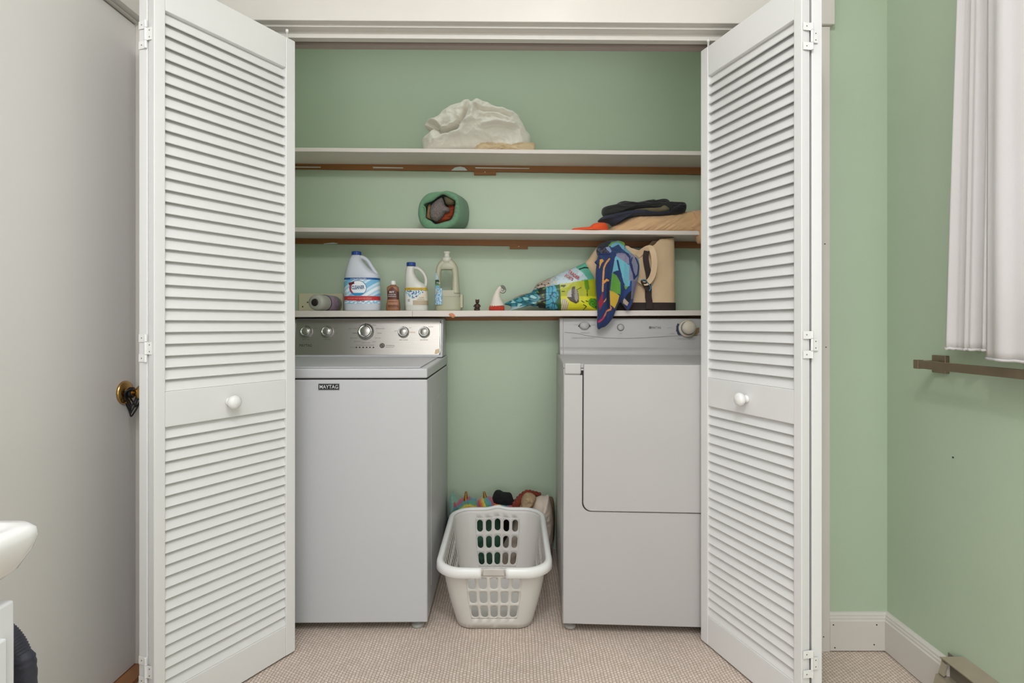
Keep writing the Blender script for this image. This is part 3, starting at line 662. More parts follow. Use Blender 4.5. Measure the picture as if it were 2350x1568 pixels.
def p_bleach(u, y):
    if y < 644: return (20, 84, 152)
    if y > 681 and y < 692-abs(u-.5)*4: return (192, 50, 52)
    if y > 690: return (150, 196, 224) if nz(u*14, y*.3) > -.05 else (232, 240, 246)
    dx = (u-.46)*78; dy = (y-663)*1.0; r = math.hypot(dx*.92, dy)
    if r < 17.5:
        if r > 16.2: return (60, 110, 160)
        if y > 674: return (52, 150, 200)
        if dx < -9 and y > 655 and r > 13.5: return (190, 52, 52)
        return (244, 247, 250)
    sw = math.sin(u*9+y*.16)
    if sw > .82: return (236, 243, 248)
    if sw > .3: return (172, 212, 234)
    if sw > -.5: return (206, 228, 240)
    return (120, 184, 220)
lb = label_band('label', jug, [(639.5, 792, 872), (660, 792, 872.2), (680, 792.2, 872.6), (698, 792.6, 873)], Yj, .057, p_bleach)
x0, x1 = P(792,0,Yj).x, P(872,0,Yj).x; bd_ = bender(x0, x1, Yj, .0585)
WINK = mat('white_ink', (240,240,240), .5); NINK = mat('navy_ink', (28, 74, 118), .5); RINK = mat('red_ink', (150, 40, 44), .5)
def lt(s, m, par, x, y, wpx, hpx, Yc, bend, **k_): return text(s, m, par, P(x, y, Yc), width=wpx*Yc/F, height=hpx*Yc/F, bend=bend, eps=.0008, **k_)
lt("CLEANER", NINK, lb, 829.5, 661.5, 29, 8.5, Yj, bd_, bold=.02, rot=.04); lt("CONCENTRATED", WINK, lb, 830, 642, 36, 3, Yj, bd_); lt("WHITENS AND REMOVES STAINS", mat('pale_red_ink', (226,150,140), .5), lb, 832, 686.5, 54, 3.6, Yj, bd_)
lt("121 FL OZ", mat('mid_blue_ink', (40,84,134), .5), lb, 833, 693.5, 22, 2.6, Yj, bd_); lt("KILLS\n99%", mat('mid_blue_ink', (40,84,134), .5), lb, 798, 674, 8, 6, Yj, bd_)
# small dark red flag over the circle
mb = MB(); pts = [P(x, y, Yj) for x, y in ((807.5,651.5),(820.5,648.5),(821.5,653.5),(809,657))]
for p in pts: p.y = bd_(p.x, p.z)-.001
mb.add(pts+[p+Vector((0,.0006,0)) for p in pts], [(0,1,2,3),(7,6,5,4),(0,4,5,1),(1,5,6,2),(2,6,7,3),(3,7,4,0)]); mb.build('label_flag', mat('dark_red', (110, 30, 40), .5), lb)

# --- small brown dye bottle
Yd = 2.585; xb_ = -.57; bas = HY-(zs(xb_)-CZ)*F/Yd
dye = thing('dye_bottle', (P(902.5,0,Yd).x, Yd, zs(xb_)), 'small brown dye bottle with white cap between the two blue-capped jugs', 'bottle')
DYE = mat('dye_brown', (146, 96, 66), .35); 
secs = [(bas, 889, 916, .016), (bas-1.5, 887, 918, .0185), (703, 886.8, 918.3, .019), (692, 888.5, 916.8, .018), (682, 889.8, 915.2, .0175), (672, 889, 915.5, .018), (662, 888.2, 914.6, .018), (658, 890, 912.5, .016), (655.5, 895, 909.5, .012), (654, 896.5, 908.5, .011)]
mb = MB(); body_loft(mb, smooth_secs(secs, 30), Yd, sq=2.8); mb.build('bottle_body', DYE, dye, smooth=True)
cc = P(902.3, 654, Yd); MB().lathe([(0,0),(.0125,0),(.0128,.002),(.0122,.016),(.0105,.0185),(0,.0187)], cc, (0,0,1), 28).build('cap', WHITEP, dye, smooth=True)
def p_dye(u, y):
    if abs(u-.5)*1.0 < max(0, (y-658)/26) and y < 688: return (96, 52, 42)
    if 688 <= y < 700: return (170, 120, 90)
    if y >= 700: return (120, 74, 54)
    return (158, 108, 78)
dl_ = label_band('label', dye, [(659.5, 889, 914.6), (672, 889.4, 915.2), (684, 890, 915.2), (694, 888.9, 916.5), (706, 887.3, 918)], Yd, .0183, p_dye, n=60, rows=50, sq=2.8)
bdd = bender(P(887,0,Yd).x, P(917,0,Yd).x, Yd, .020, 2.8)
lt("RIT", WINK, dl_, 901.5, 671, 11, 4.2, Yd, bdd, bold=.02); lt("DYEMORE", WINK, dl_, 902, 676.8, 17, 2.2, Yd, bdd); lt("SYNTHETIC", WINK, dl_, 902, 681, 19, 2.2, Yd, bdd); lt("CHOCOLATE", mat('dye_ink', (84,44,36), .5), dl_, 902, 693, 20, 3.2, Yd, bdd); lt("7 FL OZ", MATS['dye_ink'], dl_, 902, 701, 18, 3, Yd, bdd)

# --- medium white bottle with blue cap
Ym = 2.58; bas = HY-(zs(-.4)-CZ)*F/Ym
med = thing('bleach_bottle', (P(956,0,Ym).x, Ym, zs(-.43)), 'slim white bottle with blue cap, loop handle and yellow striped label', 'bottle')
WB = mat('warm_white_hdpe', (224, 222, 214), .35, transl=.12)
secs = [(bas, 934, 980, .034), (bas-1.5, 931.5, 982, .038), (700, 931, 982.3, .039), (680, 930.5, 981.8, .039), (662, 930.3, 980.5, .038), (652, 930.2, 973, .035), (644, 930.2, 962, .031), (634, 930.5, 955, .027), (624, 931.3, 951.5, .023), (616, 932.5, 952, .020), (612, 934, 952.5, .018)]
mb = MB(); body_loft(mb, smooth_secs(secs, 40), Ym); mb.build('bottle_body', WB, med, smooth=True)
hp = [P(x, y, Ym) for x, y in ((948,616),(957,615.5),(966,621),(973.5,630.5),(977.5,642),(976.5,655),(970,664))]
hp = [Vector(p) for p in cr_open([tuple(p) for p in hp], 24)]
MB().tube(hp, [(.0085,.0078)]*24, 14).build('handle', WB, med, smooth=True)
cc = P(943.5, 611, Ym); mb = MB(); rs = []
for (r, h) in ((.0195,0),(.0205,.001),(.0202,.0145),(.0185,.017),(.001,.0172)):
    rs.append([cc+Vector((r*(1+.03*(i%2)*(r>.018))*math.cos(2*PI*i/n), r*(1+.03*(i%2)*(r>.018))*math.sin(2*PI*i/n), h)) for i in range(n)])
mb.rings(rs); mb.build('cap', CAPB, med)
def p_med(u, y):
    if y < 668: return (206, 168, 52)
    px = 930+u*52
    d = abs(px-952)
    if y < 688-d*.7 and y > 668:
        if nz(px*.35, y*.35, 2) > .02: return (44, 112, 178) if nz(px*.1, y*.1) > -.1 else (110, 178, 206)
        return (226, 222, 210)
    if px > 950 and 690 < y < 701: return (176, 156, 132) if int(y*1.2)%2 else (190, 172, 148)
    return (222, 212, 194) if px > 958 else (228, 226, 220)
ml = label_band('label', med, [(661.5, 930.3, 980.5), (675, 930.4, 981.6), (690, 930.8, 982.1), (701, 931.1, 982.3)], Ym, .039, p_med)
bdm = bender(P(930.5,0,Ym).x, P(982,0,Ym).x, Ym, .0405)
lt("SPLASH-LESS", mat('gold_ink', (140,104,30), .5), ml, 955, 664.8, 34, 2.6, Ym, bdm); lt("2X CLEAN", MATS['dark_ink'], ml, 970, 684, 10, 2.4, Ym, bdm); lt("BLEACH", MATS['dark_ink'], ml, 969, 688, 14, 2.2, Ym, bdm)
lt("55", MATS['dark_ink'], ml, 941.5, 690.5, 5, 5, Ym, bdm)

# --- translucent detergent bottle
Yt = 2.585; bas = HY-(zs(-.3)-CZ)*F/Yt
det = thing('detergent_bottle', (P(1028,0,Yt).x, Yt, zs(-.3)), 'cloudy clear detergent bottle with wide handle, part full of pale liquid', 'bottle')
CLR = mat('cloudy_plastic', (216, 214, 190), .3, transl=.35); LIQ = mat('cloudy_plastic_full', (196, 196, 168), .3, transl=.25)
sb = [(bas, 1003, 1056, .030), (bas-1.5, 1000.5, 1058.5, .034), (700, 1000, 1059, .035), (690, 1000, 1058, .035), (682, 1000, 1056.5, .035)]
mb = MB(); body_loft(mb, cr_open(sb, 12), Yt); db = mb.build('liquid_part', LIQ, det, smooth=True)
su = [(682, 1000, 1056.5, .035), (674, 1000, 1055, .0345), (667, 1000, 1054, .033)]
mb = MB(); body_loft(mb, cr_open(su, 8), Yt); mb.build('bottle_body', CLR, det, smooth=True)
# left column and right handle column joining under the neck
def column(name, pts, rad, par, m):
    pp = [Vector(p) for p in cr_open([tuple(P(x, y, Yt)) for x, y in pts], 26)]; rr_ = cr_open(rad, 26)
    return MB().tube(pp, [(r[1], r[0]) for r in rr_], 20).build(name, m, par, smooth=True)
column('grip_column', [(1006.5,674),(1006,645),(1006.5,625),(1011,611),(1020,603)], [(.0135,.034),(.0125,.030),(.013,.027),(.016,.024),(.019,.020)], det, CLR)
column('handle', [(1046,674),(1045.5,645),(1044.5,625),(1040,611),(1031,603)], [(.0205,.033),(.0165,.024),(.0155,.020),(.017,.020),(.020,.020)], det, CLR)
mb = MB(); body_loft(mb, cr_open([(619, 1004, 1049.5, .020), (615, 1002.5, 1051, .023), (609, 1005, 1048, .022), (604, 1010, 1042, .020), (600, 1016, 1036, .016)], 14), Yt, sq=2.3); mb.build('shoulder', CLR, det, smooth=True)
cc = P(1025.5, 608, Yt); MB().lathe([(0,.002),(.018,.002),(.022,.006),(.023,.010),(.021,.014),(.0205,.016),(.0215,.017),(.0215,.031),(.019,.034),(.0125,.036),(.0125,.052),(.0155,.054),(.0155,.060),(.013,.062),(0,.0625)], cc, (0,0,1), 36, ell=.8).build('cap', mat('cream_cap', (224, 222, 208), .35, transl=.2), det, smooth=True)
def p_det(u, y):
    if y < 644: return (196, 214, 220) if nz(u*9, y*.3) > -.2 else (150, 190, 216)
    if y < 657: return (52, 84, 56) if y < 654 else (104, 150, 90)
    if y < 661: return (120, 186, 214)
    return (180, 208, 224) if nz(u*8, y*.25, 4) > -.12 else (80, 144, 190)
mb = MB(); vs_ = []; fs = []; info = []
nn, rows = 30, 50
for r in range(rows):
    y = 628+(700-628)*r/(rows-1); xw = 3+min(1, (y-628)/20)*7+(6 if y > 662 else 0)
    for i in range(nn):
        x = 1000.5+xw*i/(nn-1); p = P(x, y, Yt); e = min(1, (i/(nn-1))*1.2+.10)
        p.y = Yt-.0375*(.50+.50*min(1, math.sqrt(max(0, (x-999.5)/12)))) ; vs_.append(p); info.append((i/(nn-1), y))
for r in range(rows-1):
    for i in range(nn-1): fs.append((r*nn+i, r*nn+i+1, (r+1)*nn+i+1, (r+1)*nn+i))
mb.add(vs_, fs); dlb = mb.build('label', lm, det, paint=lambda v, i: p_det(*info[i]), smooth=True, fixn=False)
text("7TH", WINK, dlb, P(1005.5, 650, Yt-.036), width=8*Yt/F, height=4.4*Yt/F, eps=.002)
MB().box((P(1056,0,Yt).x, Yt-.018, P(0,707,Yt).z), (P(1063,0,Yt).x, Yt+.018, P(0,676,Yt).z)).build('side_grip', CLR, det, bevel=.004)

# --- bottle lying on its side, neck toward the room
A = Vector((P(722.5, 0, 2.512).x, 2.512, 0)); B = Vector((P(770, 0, 2.69).x, 2.69, 0)); ax = (B-A).normalized(); Ln = (B-A).length
rB = .040; zc_ = zs(A.x)+rB*.93
lie = thing('shampoo_bottle', (A.x+.04, 2.58, zs(A.x)), 'bottle lying on its side with dark cap opening and lavender label', 'bottle')
A.z = zc_; CLG = mat('grey_clear_plastic', (188, 188, 176), .25, transl=.2)
MB().lathe([(.0,.001),(.013,.001),(.020,.0005),(.030,.003),(.036,.008),(.039,.016),(.040,.03),(.040,.07),(.040,Ln-.02),(.036,Ln-.006),(0,Ln-.004)], A, ax, 40, ell=.93).build('bottle_body', CLG, lie, smooth=True)
MB().lathe([(0,-.004),(.0135,-.004),(.0165,-.002),(.017,.001),(.0165,.004),(0,.004)], A, ax, 32).build('cap', mat('dark_brown_cap', (40, 28, 28), .35), lie, smooth=True)
lv = MB().lathe([(.0408,.075),(.0412,.076),(.0412,Ln-.03),(.0408,Ln-.029)], A, ax, 48, ell=.93)
lv.build('label', mat('lavender_label', (164, 142, 160), .4, var=.18, vscale=60), lie, smooth=True)
lv = MB().lathe([(.0412,.072),(.0417,.0725),(.0417,.0765),(.0412,.077)], A, ax, 48, ell=.93); lv.build('label_edge', mat('dark_purple', (60, 40, 66), .4), lie, smooth=True)

# --- small dark figurine
Yf = 2.58; fx = P(1095, 0, Yf).x; fz = zs(fx)
DW = mat('dark_carved_wood', (66, 42, 32), .55, var=.2, vscale=60, bump=.4, bscale=150)
fig = thing('figurine', (fx, Yf, fz), 'tiny dark brown seated figurine beside the detergent bottle', 'figurine')
mb = MB(); mb.lathe([(0,0),(.0125,0),(.0135,.004),(.012,.008),(.0095,.012)], (fx, Yf, fz), n=20)
mb.lathe([(.0,.006),(.010,.008),(.0125,.018),(.0115,.027),(.008,.033),(0,.035)], (fx+.0005, Yf, fz), n=20)
for sx in (-1, 1):
    mb.tube([(fx+sx*.008, Yf-.002, fz+.028), (fx+sx*.014, Yf-.007, fz+.021), (fx+sx*.007, Yf-.013, fz+.017)], [.0042,.0038,.0032], 8)
    mb.tube([(fx+sx*.007, Yf-.004, fz+.008), (fx+sx*.010, Yf-.014, fz+.008), (fx+sx*.009, Yf-.016, fz+.003)], [.005,.0045,.004], 8)
mb.build('figurine_body', DW, fig, smooth=True)
mb = MB().lathe([(0,-.009),(.006,-.007),(.0092,-.001),(.0085,.005),(.004,.009),(0,.010)], (fx+.001, Yf-.002, fz+.042), n=18)
for sx in (-1, 1): mb.lathe([(0,0),(.003,.001),(.0034,.004),(0,.006)], (fx+.001+sx*.0066, Yf-.002, fz+.0475), n=10)
mb.lathe([(0,0),(.0035,.001),(.0028,.005),(0,.006)], (fx+.001, Yf-.010, fz+.040), (0,-1,0), 10)
mb.build('figurine_head', DW, fig, smooth=True)

# --- white and red gnome shaped ornament
Yg = 2.575; gx = P(1140, 0, Yg).x; gz = zs(gx)
gn = thing('cone_ornament', (gx, Yg, gz), 'white pointed ornament with grey curled tip and pleated red base', 'ornament')
FZ = mat('white_felt', (222, 214, 202), .9, sheen=.3, bump=.6, bscale=260); RD = mat('red_felt', (186, 52, 32), .85, sheen=.2); GY = mat('grey_felt', (120, 120, 112), .9, sheen=.2)
pts = [P(1140.5,703,Yg), P(1139.5,690,Yg), P(1140,678,Yg), P(1142.5,669,Yg), P(1146,662,Yg), P(1150,659.5,Yg)]
pp = [Vector(p) for p in cr_open([tuple(p) for p in pts], 22)]; rad = [a[0] for a in cr_open([(.0335,),(.024,),(.0155,),(.0115,),(.009,),(.0075,)], 22)]
MB().tube(pp, rad, 24).build('white_cone', FZ, gn, smooth=True)
n = 96; rs = []
for (r, z) in ((.030,.0),(.0345,.002),(.0345,.012),(.032,.022),(.026,.028)):
    rs.append([Vector((gx+.0*r+r*(1+.05*math.sin(i*PI*16/n*2))*math.cos(2*PI*i/n), Yg+r*(1+.05*math.sin(i*PI*16/n*2))*math.sin(2*PI*i/n), gz+z)) for i in range(n)])
MB().rings(rs).build('red_base', RD, gn, smooth=True)
pts = [P(1149,660,Yg), P(1153,658,Yg), P(1157,661,Yg), P(1158.5,666.5,Yg), P(1155.5,671,Yg), P(1150.5,670,Yg), P(1149.5,666,Yg), P(1152.5,664,Yg), P(1154.5,666.5,Yg)]
pp = [Vector(p) for p in cr_open([tuple(p) for p in pts], 40)]
MB().tube(pp, [.0075-.0045*i/39 for i in range(40)], 12).build('curled_tip', GY, gn, smooth=True)
MB().tube([p+Vector((0,-.006,0)) for p in pp[14:]], .0022, 8).build('curl_stripe', FZ, gn, smooth=True)

# ================================================================ PRINTED SHOPPING BAG
CLOTH = mat('painted_fabric', (255,255,255), .85, attr=True, var=.06, vscale=160, bump=.35, bscale=420, sheen=.15)
GLOSS = mat('printed_plastic', (255,255,255), .35, attr=True, var=.02, vscale=40)
bag_ol = [(1157.7,698),(1172,689),(1188,680),(1205,674.5),(1219,671),(1226,661),(1233,652),(1246,645),(1258.5,639),(1275,632),(1290,625),(1303,620),(1316,615),(1331,608.5),(1345,603.5),(1352,613),(1366,636),(1380,660),(1384,713),(1340,713.5),(1284,713),(1252,709),(1228,705),(1214,699.5),(1201,698),(1186,704),(1176,712),(1166,714.5),(1172,704)]
def seg_d(x, y, ax_, ay, bx_, by):
    vx, vy = bx_-ax_, by-ay; t = max(0, min(1, ((x-ax_)*vx+(y-ay)*vy)/(vx*vx+vy*vy+1e-9))); return math.hypot(x-ax_-vx*t, y-ay-vy*t)
def poly_d(x, y, pts): return min(seg_d(x, y, *pts[i], *pts[i+1]) for i in range(len(pts)-1))
def p_bag(x, y):
    # fold between the printed end panel (above) and the front (below)
    yf = 654-(x-1285)*.165 if x > 1240 else (661-(x-1240)*.33 if x > 1215 else 673+(1215-x)*.40)
    dkz = (30, 36, 26)
    if y < yf:
        if x > 1318+(y-620)*.5 and x > 1326 - (y-604)*.4 and not inpoly(x, y, [(1290,620),(1318,614),(1336,628),(1347,642),(1290,652)]):
            if seg_d(x, y, 1328,619.5, 1340,615.5) < 1.6 or seg_d(x, y, 1340,615.5, 1354,616) < 1.6: return (24, 60, 50)
            return (98, 176, 152)
        if x > 1276: return (190, 206, 212) if nz(x*.2, y*.2) > -.3 else (168, 196, 204)
        if x > 1262: return (150, 178, 184) if nz(x*.25, y*.3, 1) > 0 else (196, 190, 178)
        if x < 1215: return (150, 96, 72) if 1190 < x < 1210 and nz(x*.3, y*.4) > -.1 else (150, 146, 132)
        if ridge(x*.06, y*.24, 3) > .86: return (54, 44, 38)
        return (178, 162, 148)
    if x > 1283.5+(y-665)*.07:
        if poly_d(x, y, [(1286,658),(1295,657),(1291,660)]) < 1.5 or seg_d(x, y, 1287,670.5, 1293,670.5) < 1: return dkz
        # spatula
        if inpoly(x, y, [(1338,644),(1347,642),(1350,664),(1346,669),(1343,669),(1339,660)]): return (96, 142, 32)
        if seg_d(x, y, 1344.5,669, 1345,681) < 1.0: return (60, 76, 26)
        # pan
        if inpoly(x, y, [(1299,676),(1303,668),(1309,665),(1311,660),(1316,659),(1318,664),(1324,671),(1326,684),(1326,694),(1319,698),(1306,692),(1299,684)]):
            if inpoly(x, y, [(1310,667),(1317,664),(1323,672),(1325,686),(1320,694),(1312,680)]): return (150, 142, 136) if x > 1316 else (96, 88, 82)
            return (188, 182, 176) if x < 1309 and y < 683 else (70, 60, 52)
        if seg_d(x, y, 1311,672, 1331,661.5) < .8: return (70, 72, 40)
        if inpoly(x, y, [(1347,692),(1353,685),(1366,687),(1372,695),(1371,712),(1360,708),(1349,701)]): return (88, 158, 44) if nz(x*.3, y*.3) > -.15 else (52, 100, 34)
        if seg_d(x, y, 1332,692, 1337,695) < 1.2 or seg_d(x, y, 1342,692, 1346,693) < 1.2 or poly_d(x, y, [(1336,700),(1343,704),(1338,711)]) < 1.1: return (64, 80, 20)
        if inpoly(x, y, [(1286,688),(1296,687),(1303,697),(1301,712),(1288,712)]): return (206, 200, 176) if int((x+y*.2)*.45)%2 else (170, 152, 120)
        if y > 681: return (214, 208, 36)
        return (176, 180, 38)
    if x > 1276+(y-660)*.05+3*math.sin(y*.16): return (38, 84, 36)
    if x > 1252:
        if ridge(x*.12, y*.09, 6) > .78: return (22, 74, 92)
        return (74, 158, 182)
    if x > 1234+4*math.sin(y*.25) and x < 1256: return (14, 30, 20) if nz(x*.12, y*.12) > -.28 else (92, 116, 60)
    if y > 704: return (158, 176, 176)
    v = nz(x*.07, y*.16, 2)
    if v > .22: return (148, 190, 188)
    if v > .0: return (26, 112, 128)
    if v > -.2: return (24, 84, 96)
    return (60, 140, 150)
def fold_bag(x, y):
    return .010*ridge(x*.018, y*.03, 2)+.004*nz(x*.06, y*.05)
bg_ = thing('shopping_bag', (P(1290,0,2.55).x, 2.56, zs(.25)), 'colourful printed shopping bag lying flattened, teal and lime green', 'bag')
bb = puff('bag_body', bag_ol, (1290, 678), 2.60, .10, GLOSS, bg_, folds=fold_bag, paint=p_bag, n=480, R=90, power=2.0, zmin=zs(.25))
def bagY(x, z):
    return 2.538
red = mat('red_print', (168, 36, 46), .4)
for s_, x, y, wpx, hpx, r in (("TRADER", 1317, 631, 30, 8, -.62), ("JOE'S", 1306, 637, 22, 8.5, -.62)):
    c = P(x, y, 2.55)
    text(s_, red, bb, c, width=wpx*c.y/F, height=hpx*c.y/F, rot=r, bold=.03, eps=.0, bend=None, name='lettering')
# ================================================================ CANVAS TOTE
CAN = mat('natural_canvas', (214, 186, 150), .9, var=.05, vscale=12, bump=.5, bscale=500, sheen=.1)
DKC = mat('dark_brown_canvas', (48, 36, 32), .8, bump=.4, bscale=300, var=.15, vscale=30)
Ytt = 2.60
tx0, tx1 = P(1400,0,2.53).x, P(1554,0,2.53).x; tz = zs(.6)
tote = thing('tote_bag', ((tx0+tx1)/2, Ytt, tz), 'cream canvas tote bag with dark base and dark strap', 'bag')
def tote_top(t, x):        # height of the rim along the perimeter
    u = (x-tx0)/(tx1-tx0)
    pts = [(-.3, .292), (.0, .300), (.25, .300), (.42, .272), (.52, .272), (.62, .295), (.78, .332), (1.2, .345)]
    for i in range(len(pts)-1):
        if pts[i][0] <= u <= pts[i+1][0]:
            f = (u-pts[i][0])/(pts[i+1][0]-pts[i][0]); f = f*f*(3-2*f); return pts[i][1]+(pts[i+1][1]-pts[i][1])*f
    return .3
def tote_ring(v, lo=None, grow=0.0):
    out = []; n = 140; hx = (tx1-tx0)/2*(1+.012*(1-v))+grow; hy = .062*(1-.10*v)+grow; cxx = (tx0+tx1)/2
    for i in range(n):
        t = 2*PI*i/n
        x = cxx+hx*math.copysign(abs(math.cos(t))**(2/6.0), math.cos(t)); y = Ytt+hy*math.copysign(abs(math.sin(t))**(2/4.0), math.sin(t))
        top = tote_top(t, x)*.985 if y < Ytt else min(.335, tote_top(t, x)+.01)
        z = tz+v*top if lo is None else tz+lo
        w_ = .005*ridge(x*7, v*2.2, 1.3)*min(1, v*3)
        y += -w_ if y < Ytt else w_
        # the left end leans outward over its neighbour
        x += -.055*max(0, .28-(x-tx0)/(tx1-tx0))*(1-v)*2.0
        out.append(Vector((x, y, z)))
    return out
rs = [tote_ring(v) for v in [k/30 for k in range(31)]]
mb = MB(); mb.rings(rs, cap0=True, cap1=False); tb = mb.build('bag_body', CAN, tote, smooth=True, solid=.003)
rs = [tote_ring(.001, lo=l, grow=.0035) for l in (0.0005, .003, .012, .024, .0335, .036)]
mb = MB(); mb.rings(rs, cap0=False, cap1=False); mb.build('dark_base', DKC, tote, smooth=True, solid=.0015)
# interior lining glimpse
Yf_ = Ytt-.072
def yf(x): return Yf_
# webbing strap running down the front, then the loop handle above
st = [Vector(p) for p in cr_open([tuple(P(x, y, 2.522)) for x, y in ((1484,576),(1482,592),(1485,612),(1489,632),(1490,648))], 20)]
MB().ribbon(st, .0125, (1,0,0), .004).build('dark_webbing', DKC, tote)
st = [Vector(p) for p in cr_open([tuple(P(x, y, 2.524)) for x, y in ((1486,652),(1488,664),(1488,680),(1490,694),(1490,710))], 20)]
MB().ribbon(st, .0145, (1,0,0), .004).build('dark_webbing', DKC, tote)
hd = [Vector(p) for p in cr_open([tuple(P(x, y, yy)) for x, y, yy in ((1462,588,2.535),(1474,577,2.525),(1486,570,2.515),(1495,571,2.505),(1500,585,2.500),(1502,605,2.500),(1499,628,2.505),(1492,643,2.512),(1482,650,2.516),(1470,645,2.520),(1463,640,2.522))], 50)]
wds = [Vector(p) for p in cr_open([(.3,-.3,1),(.1,-.5,1),(0,-.6,1),(.6,-.4,.8),(1,-.25,.2),(1,-.25,0),(1,-.25,-.3),(.5,-.3,-1),(0,-.3,-1),(-.3,-.2,-1),(-.3,-.2,-1)], 50)]
MB().ribbon(hd, .0125, [tuple(w_) for w_ in wds], .004).build('handle', CAN, tote, smooth=False)
CORD = mat('blue_cord', (64, 132, 160), .6)
pp = [Vector(p) for p in cr_open([tuple(P(x, y, 2.510)) for x, y in ((1472,644),(1480,642),(1486,648),(1491,655),(1493,662),(1490,668))], 24)]
MB().tube(pp, .0022, 8).build('cord_tie', CORD, tote, smooth=True)
pp = [Vector(p) for p in cr_open([tuple(P(x, y, 2.513)) for x, y in ((1472,646),(1477,650),(1484,649),(1482,644),(1476,643),(1472,646),(1478,658),(1484,668))], 34)]
MB().tube(pp, .0035, 8).build('dark_knot', DKC, tote, smooth=True)
# second cream sack-like end at the left of the towel
puff('side_flap', [(1343,607),(1352,593),(1362,578),(1372,566),(1384,560),(1396,575),(1396,640),(1392,690),(1376,668),(1362,640)], (1378,610), 2.60, .075, CAN, tote, folds=lambda x, y: .005*ridge(x*.03, y*.02), n=80, R=16)
# ================================================================ BEACH TOWEL
tw_ol = [(1369,604),(1367.5,620),(1366.5,643),(1368,670),(1370,694),(1371,720),(1370,745),(1373,756),(1381,752.5),(1388,750),(1397,742),(1404.5,732),(1410,721),(1415,707),(1423,694),(1431,702),(1437,710),(1442,712),(1447,704),(1452,694),(1457,668),(1463,643),(1467.5,620),(1465,596),(1457,588),(1450,582),(1442,576),(1435,568),(1433,558),(1424,553.5),(1413,552),(1396,553),(1385,557),(1376,561),(1369,571),(1369,580),(1372,587),(1370,595),(1364.5,602)]
def p_tw(x, y):
    navy = (26, 46, 92); navy2 = (20, 26, 50); X = (x-1340)*6.817; Yp = (y-540)*6.817
    def IN(*pts): return inpoly(X, Yp, pts)
    def LN(w_, *pts): return poly_d(X, Yp, pts) < w_
    # orange strokes
    if IN((240,390),(275,378),(300,410),(262,450),(235,530),(228,520)): return (206, 150, 48)
    if LN(13, (385,380),(330,450),(300,520),(290,640),(285,760),(280,880)): return (204, 140, 70)
    if LN(16, (300,745),(340,705),(365,715)): return (206, 140, 62)
    if IN((290,1050),(335,985),(340,1010),(310,1050)): return (214, 132, 62)
    if IN((400,1090),(425,1140),(415,1175),(350,1200),(330,1260),(300,1290),(310,1240),(340,1180),(400,1150)): return (206, 122, 62)
    if LN(13, (320,1240),(285,1310),(225,1355)): return (196, 40, 78)
    if IN((280,890),(255,960),(215,1060),(235,1180),(250,1150),(285,1080),(300,1060),(278,1030),(285,950)): return (146, 28, 52)
    # top bunch
    if Yp < 290 and X < 860:
        if IN((370,175),(430,110),(560,90),(630,110),(640,160),(600,170),(540,110),(450,130),(400,180)): return (104, 148, 52)
        if LN(30, (430,170),(540,110),(600,200),(700,270),(820,330),(860,420)): return (96, 156, 176)
        if IN((330,200),(380,180),(420,260),(400,285),(350,240)): return (122, 140, 172)
        if X < 400: return (14, 16, 26) if Yp < 200 or nz(x*.2, y*.2) > 0 else (60, 62, 84)
        if X > 560 and Yp < 210: return (16, 22, 40)
        return (24, 52, 92)
    # right grey folds with blue edge
    if X > 690 and Yp < 720:
        if LN(16, (640,290),(700,340),(700,430),(740,560),(780,650)): return navy
        if LN(11, (740,360),(715,430),(740,520),(770,690),(830,620),(850,480),(800,360)): return (22, 40, 84)
        if X > 828: return (80, 128, 150)
        return (124, 124, 146)
    if X > 600 and Yp > 700:
        if IN((620,990),(690,1060),(665,1110),(580,1050)): return (176, 158, 140)
        if X > 735+(720-Yp)*.05 and Yp < 1000: return (112, 112, 138)
        if LN(20, (790,760),(770,900),(740,1040),(680,1160)): return (40, 62, 112)
        if LN(34, (740,720),(730,820),(640,900),(580,1000)): return (30, 58, 116)
        if IN((620,920),(735,840),(735,960),(690,1060),(600,990)): return (10, 12, 24)
    # central colour fields
    if LN(15, (510,405),(535,520),(560,640),(590,760),(610,860)): return navy
    if IN((560,640),(610,870),(560,920),(555,760)): return navy
    if X > 392 and Yp < 960+max(0,X-400)*.2:
        if IN((490,300),(560,280),(640,300),(700,380),(700,470),(640,440),(500,340)): return (128, 122, 146)
        if IN((470,360),(500,320),(600,400),(690,480),(735,700),(700,800),(640,810),(590,720),(540,560),(500,560),(430,590)): return (104, 170, 186)
        if IN((640,760),(690,790),(640,860),(600,800)): return (96, 152, 56)
        if IN((425,590),(500,640),(560,760),(555,930),(500,920),(400,860)): return (88, 146, 54)
    if IN((392,865),(470,900),(540,950),(520,1040),(470,1150),(430,1110),(400,1090)): return (196, 160, 50)
    if LN(18, (370,700),(360,900),(372,1130)): return (12, 18, 40)
    if X > 490 and Yp < 290: return (30, 70, 116)
    return navy if nz(x*.3, y*.3) > -.35 else (22, 38, 78)
def tw_y(x, y):
    if y > 600: return 2.478+.0*(y-600)
    return 2.478+.075*((600-y)/50)**1.5
def tw_f(x, y):
    f = .010*ridge((x-1400)*.035+(y-650)*.006, y*.006, .7)
    f += .010*math.exp(-((x-(1396+(y-640)*-.05))/4.5)**2)*-1
    f += .009*math.exp(-((x-(1447+(y-640)*.02))/6)**2)
    if y < 585: f += .012*ridge(x*.05, y*.09, 5)
    return f
tw = puff('beach_towel', tw_ol, (1409, 640), 2.48, .045, CLOTH, None, folds=tw_f, paint=p_tw, n=520, R=100, yfun=tw_y, power=2.6)
tag(tw, 'multicoloured navy, green and turquoise beach towel hanging over the lowest shelf edge', 'towel')

# ================================================================ MIDDLE SHELF
def zs2(x): return zt2(x)+.0006
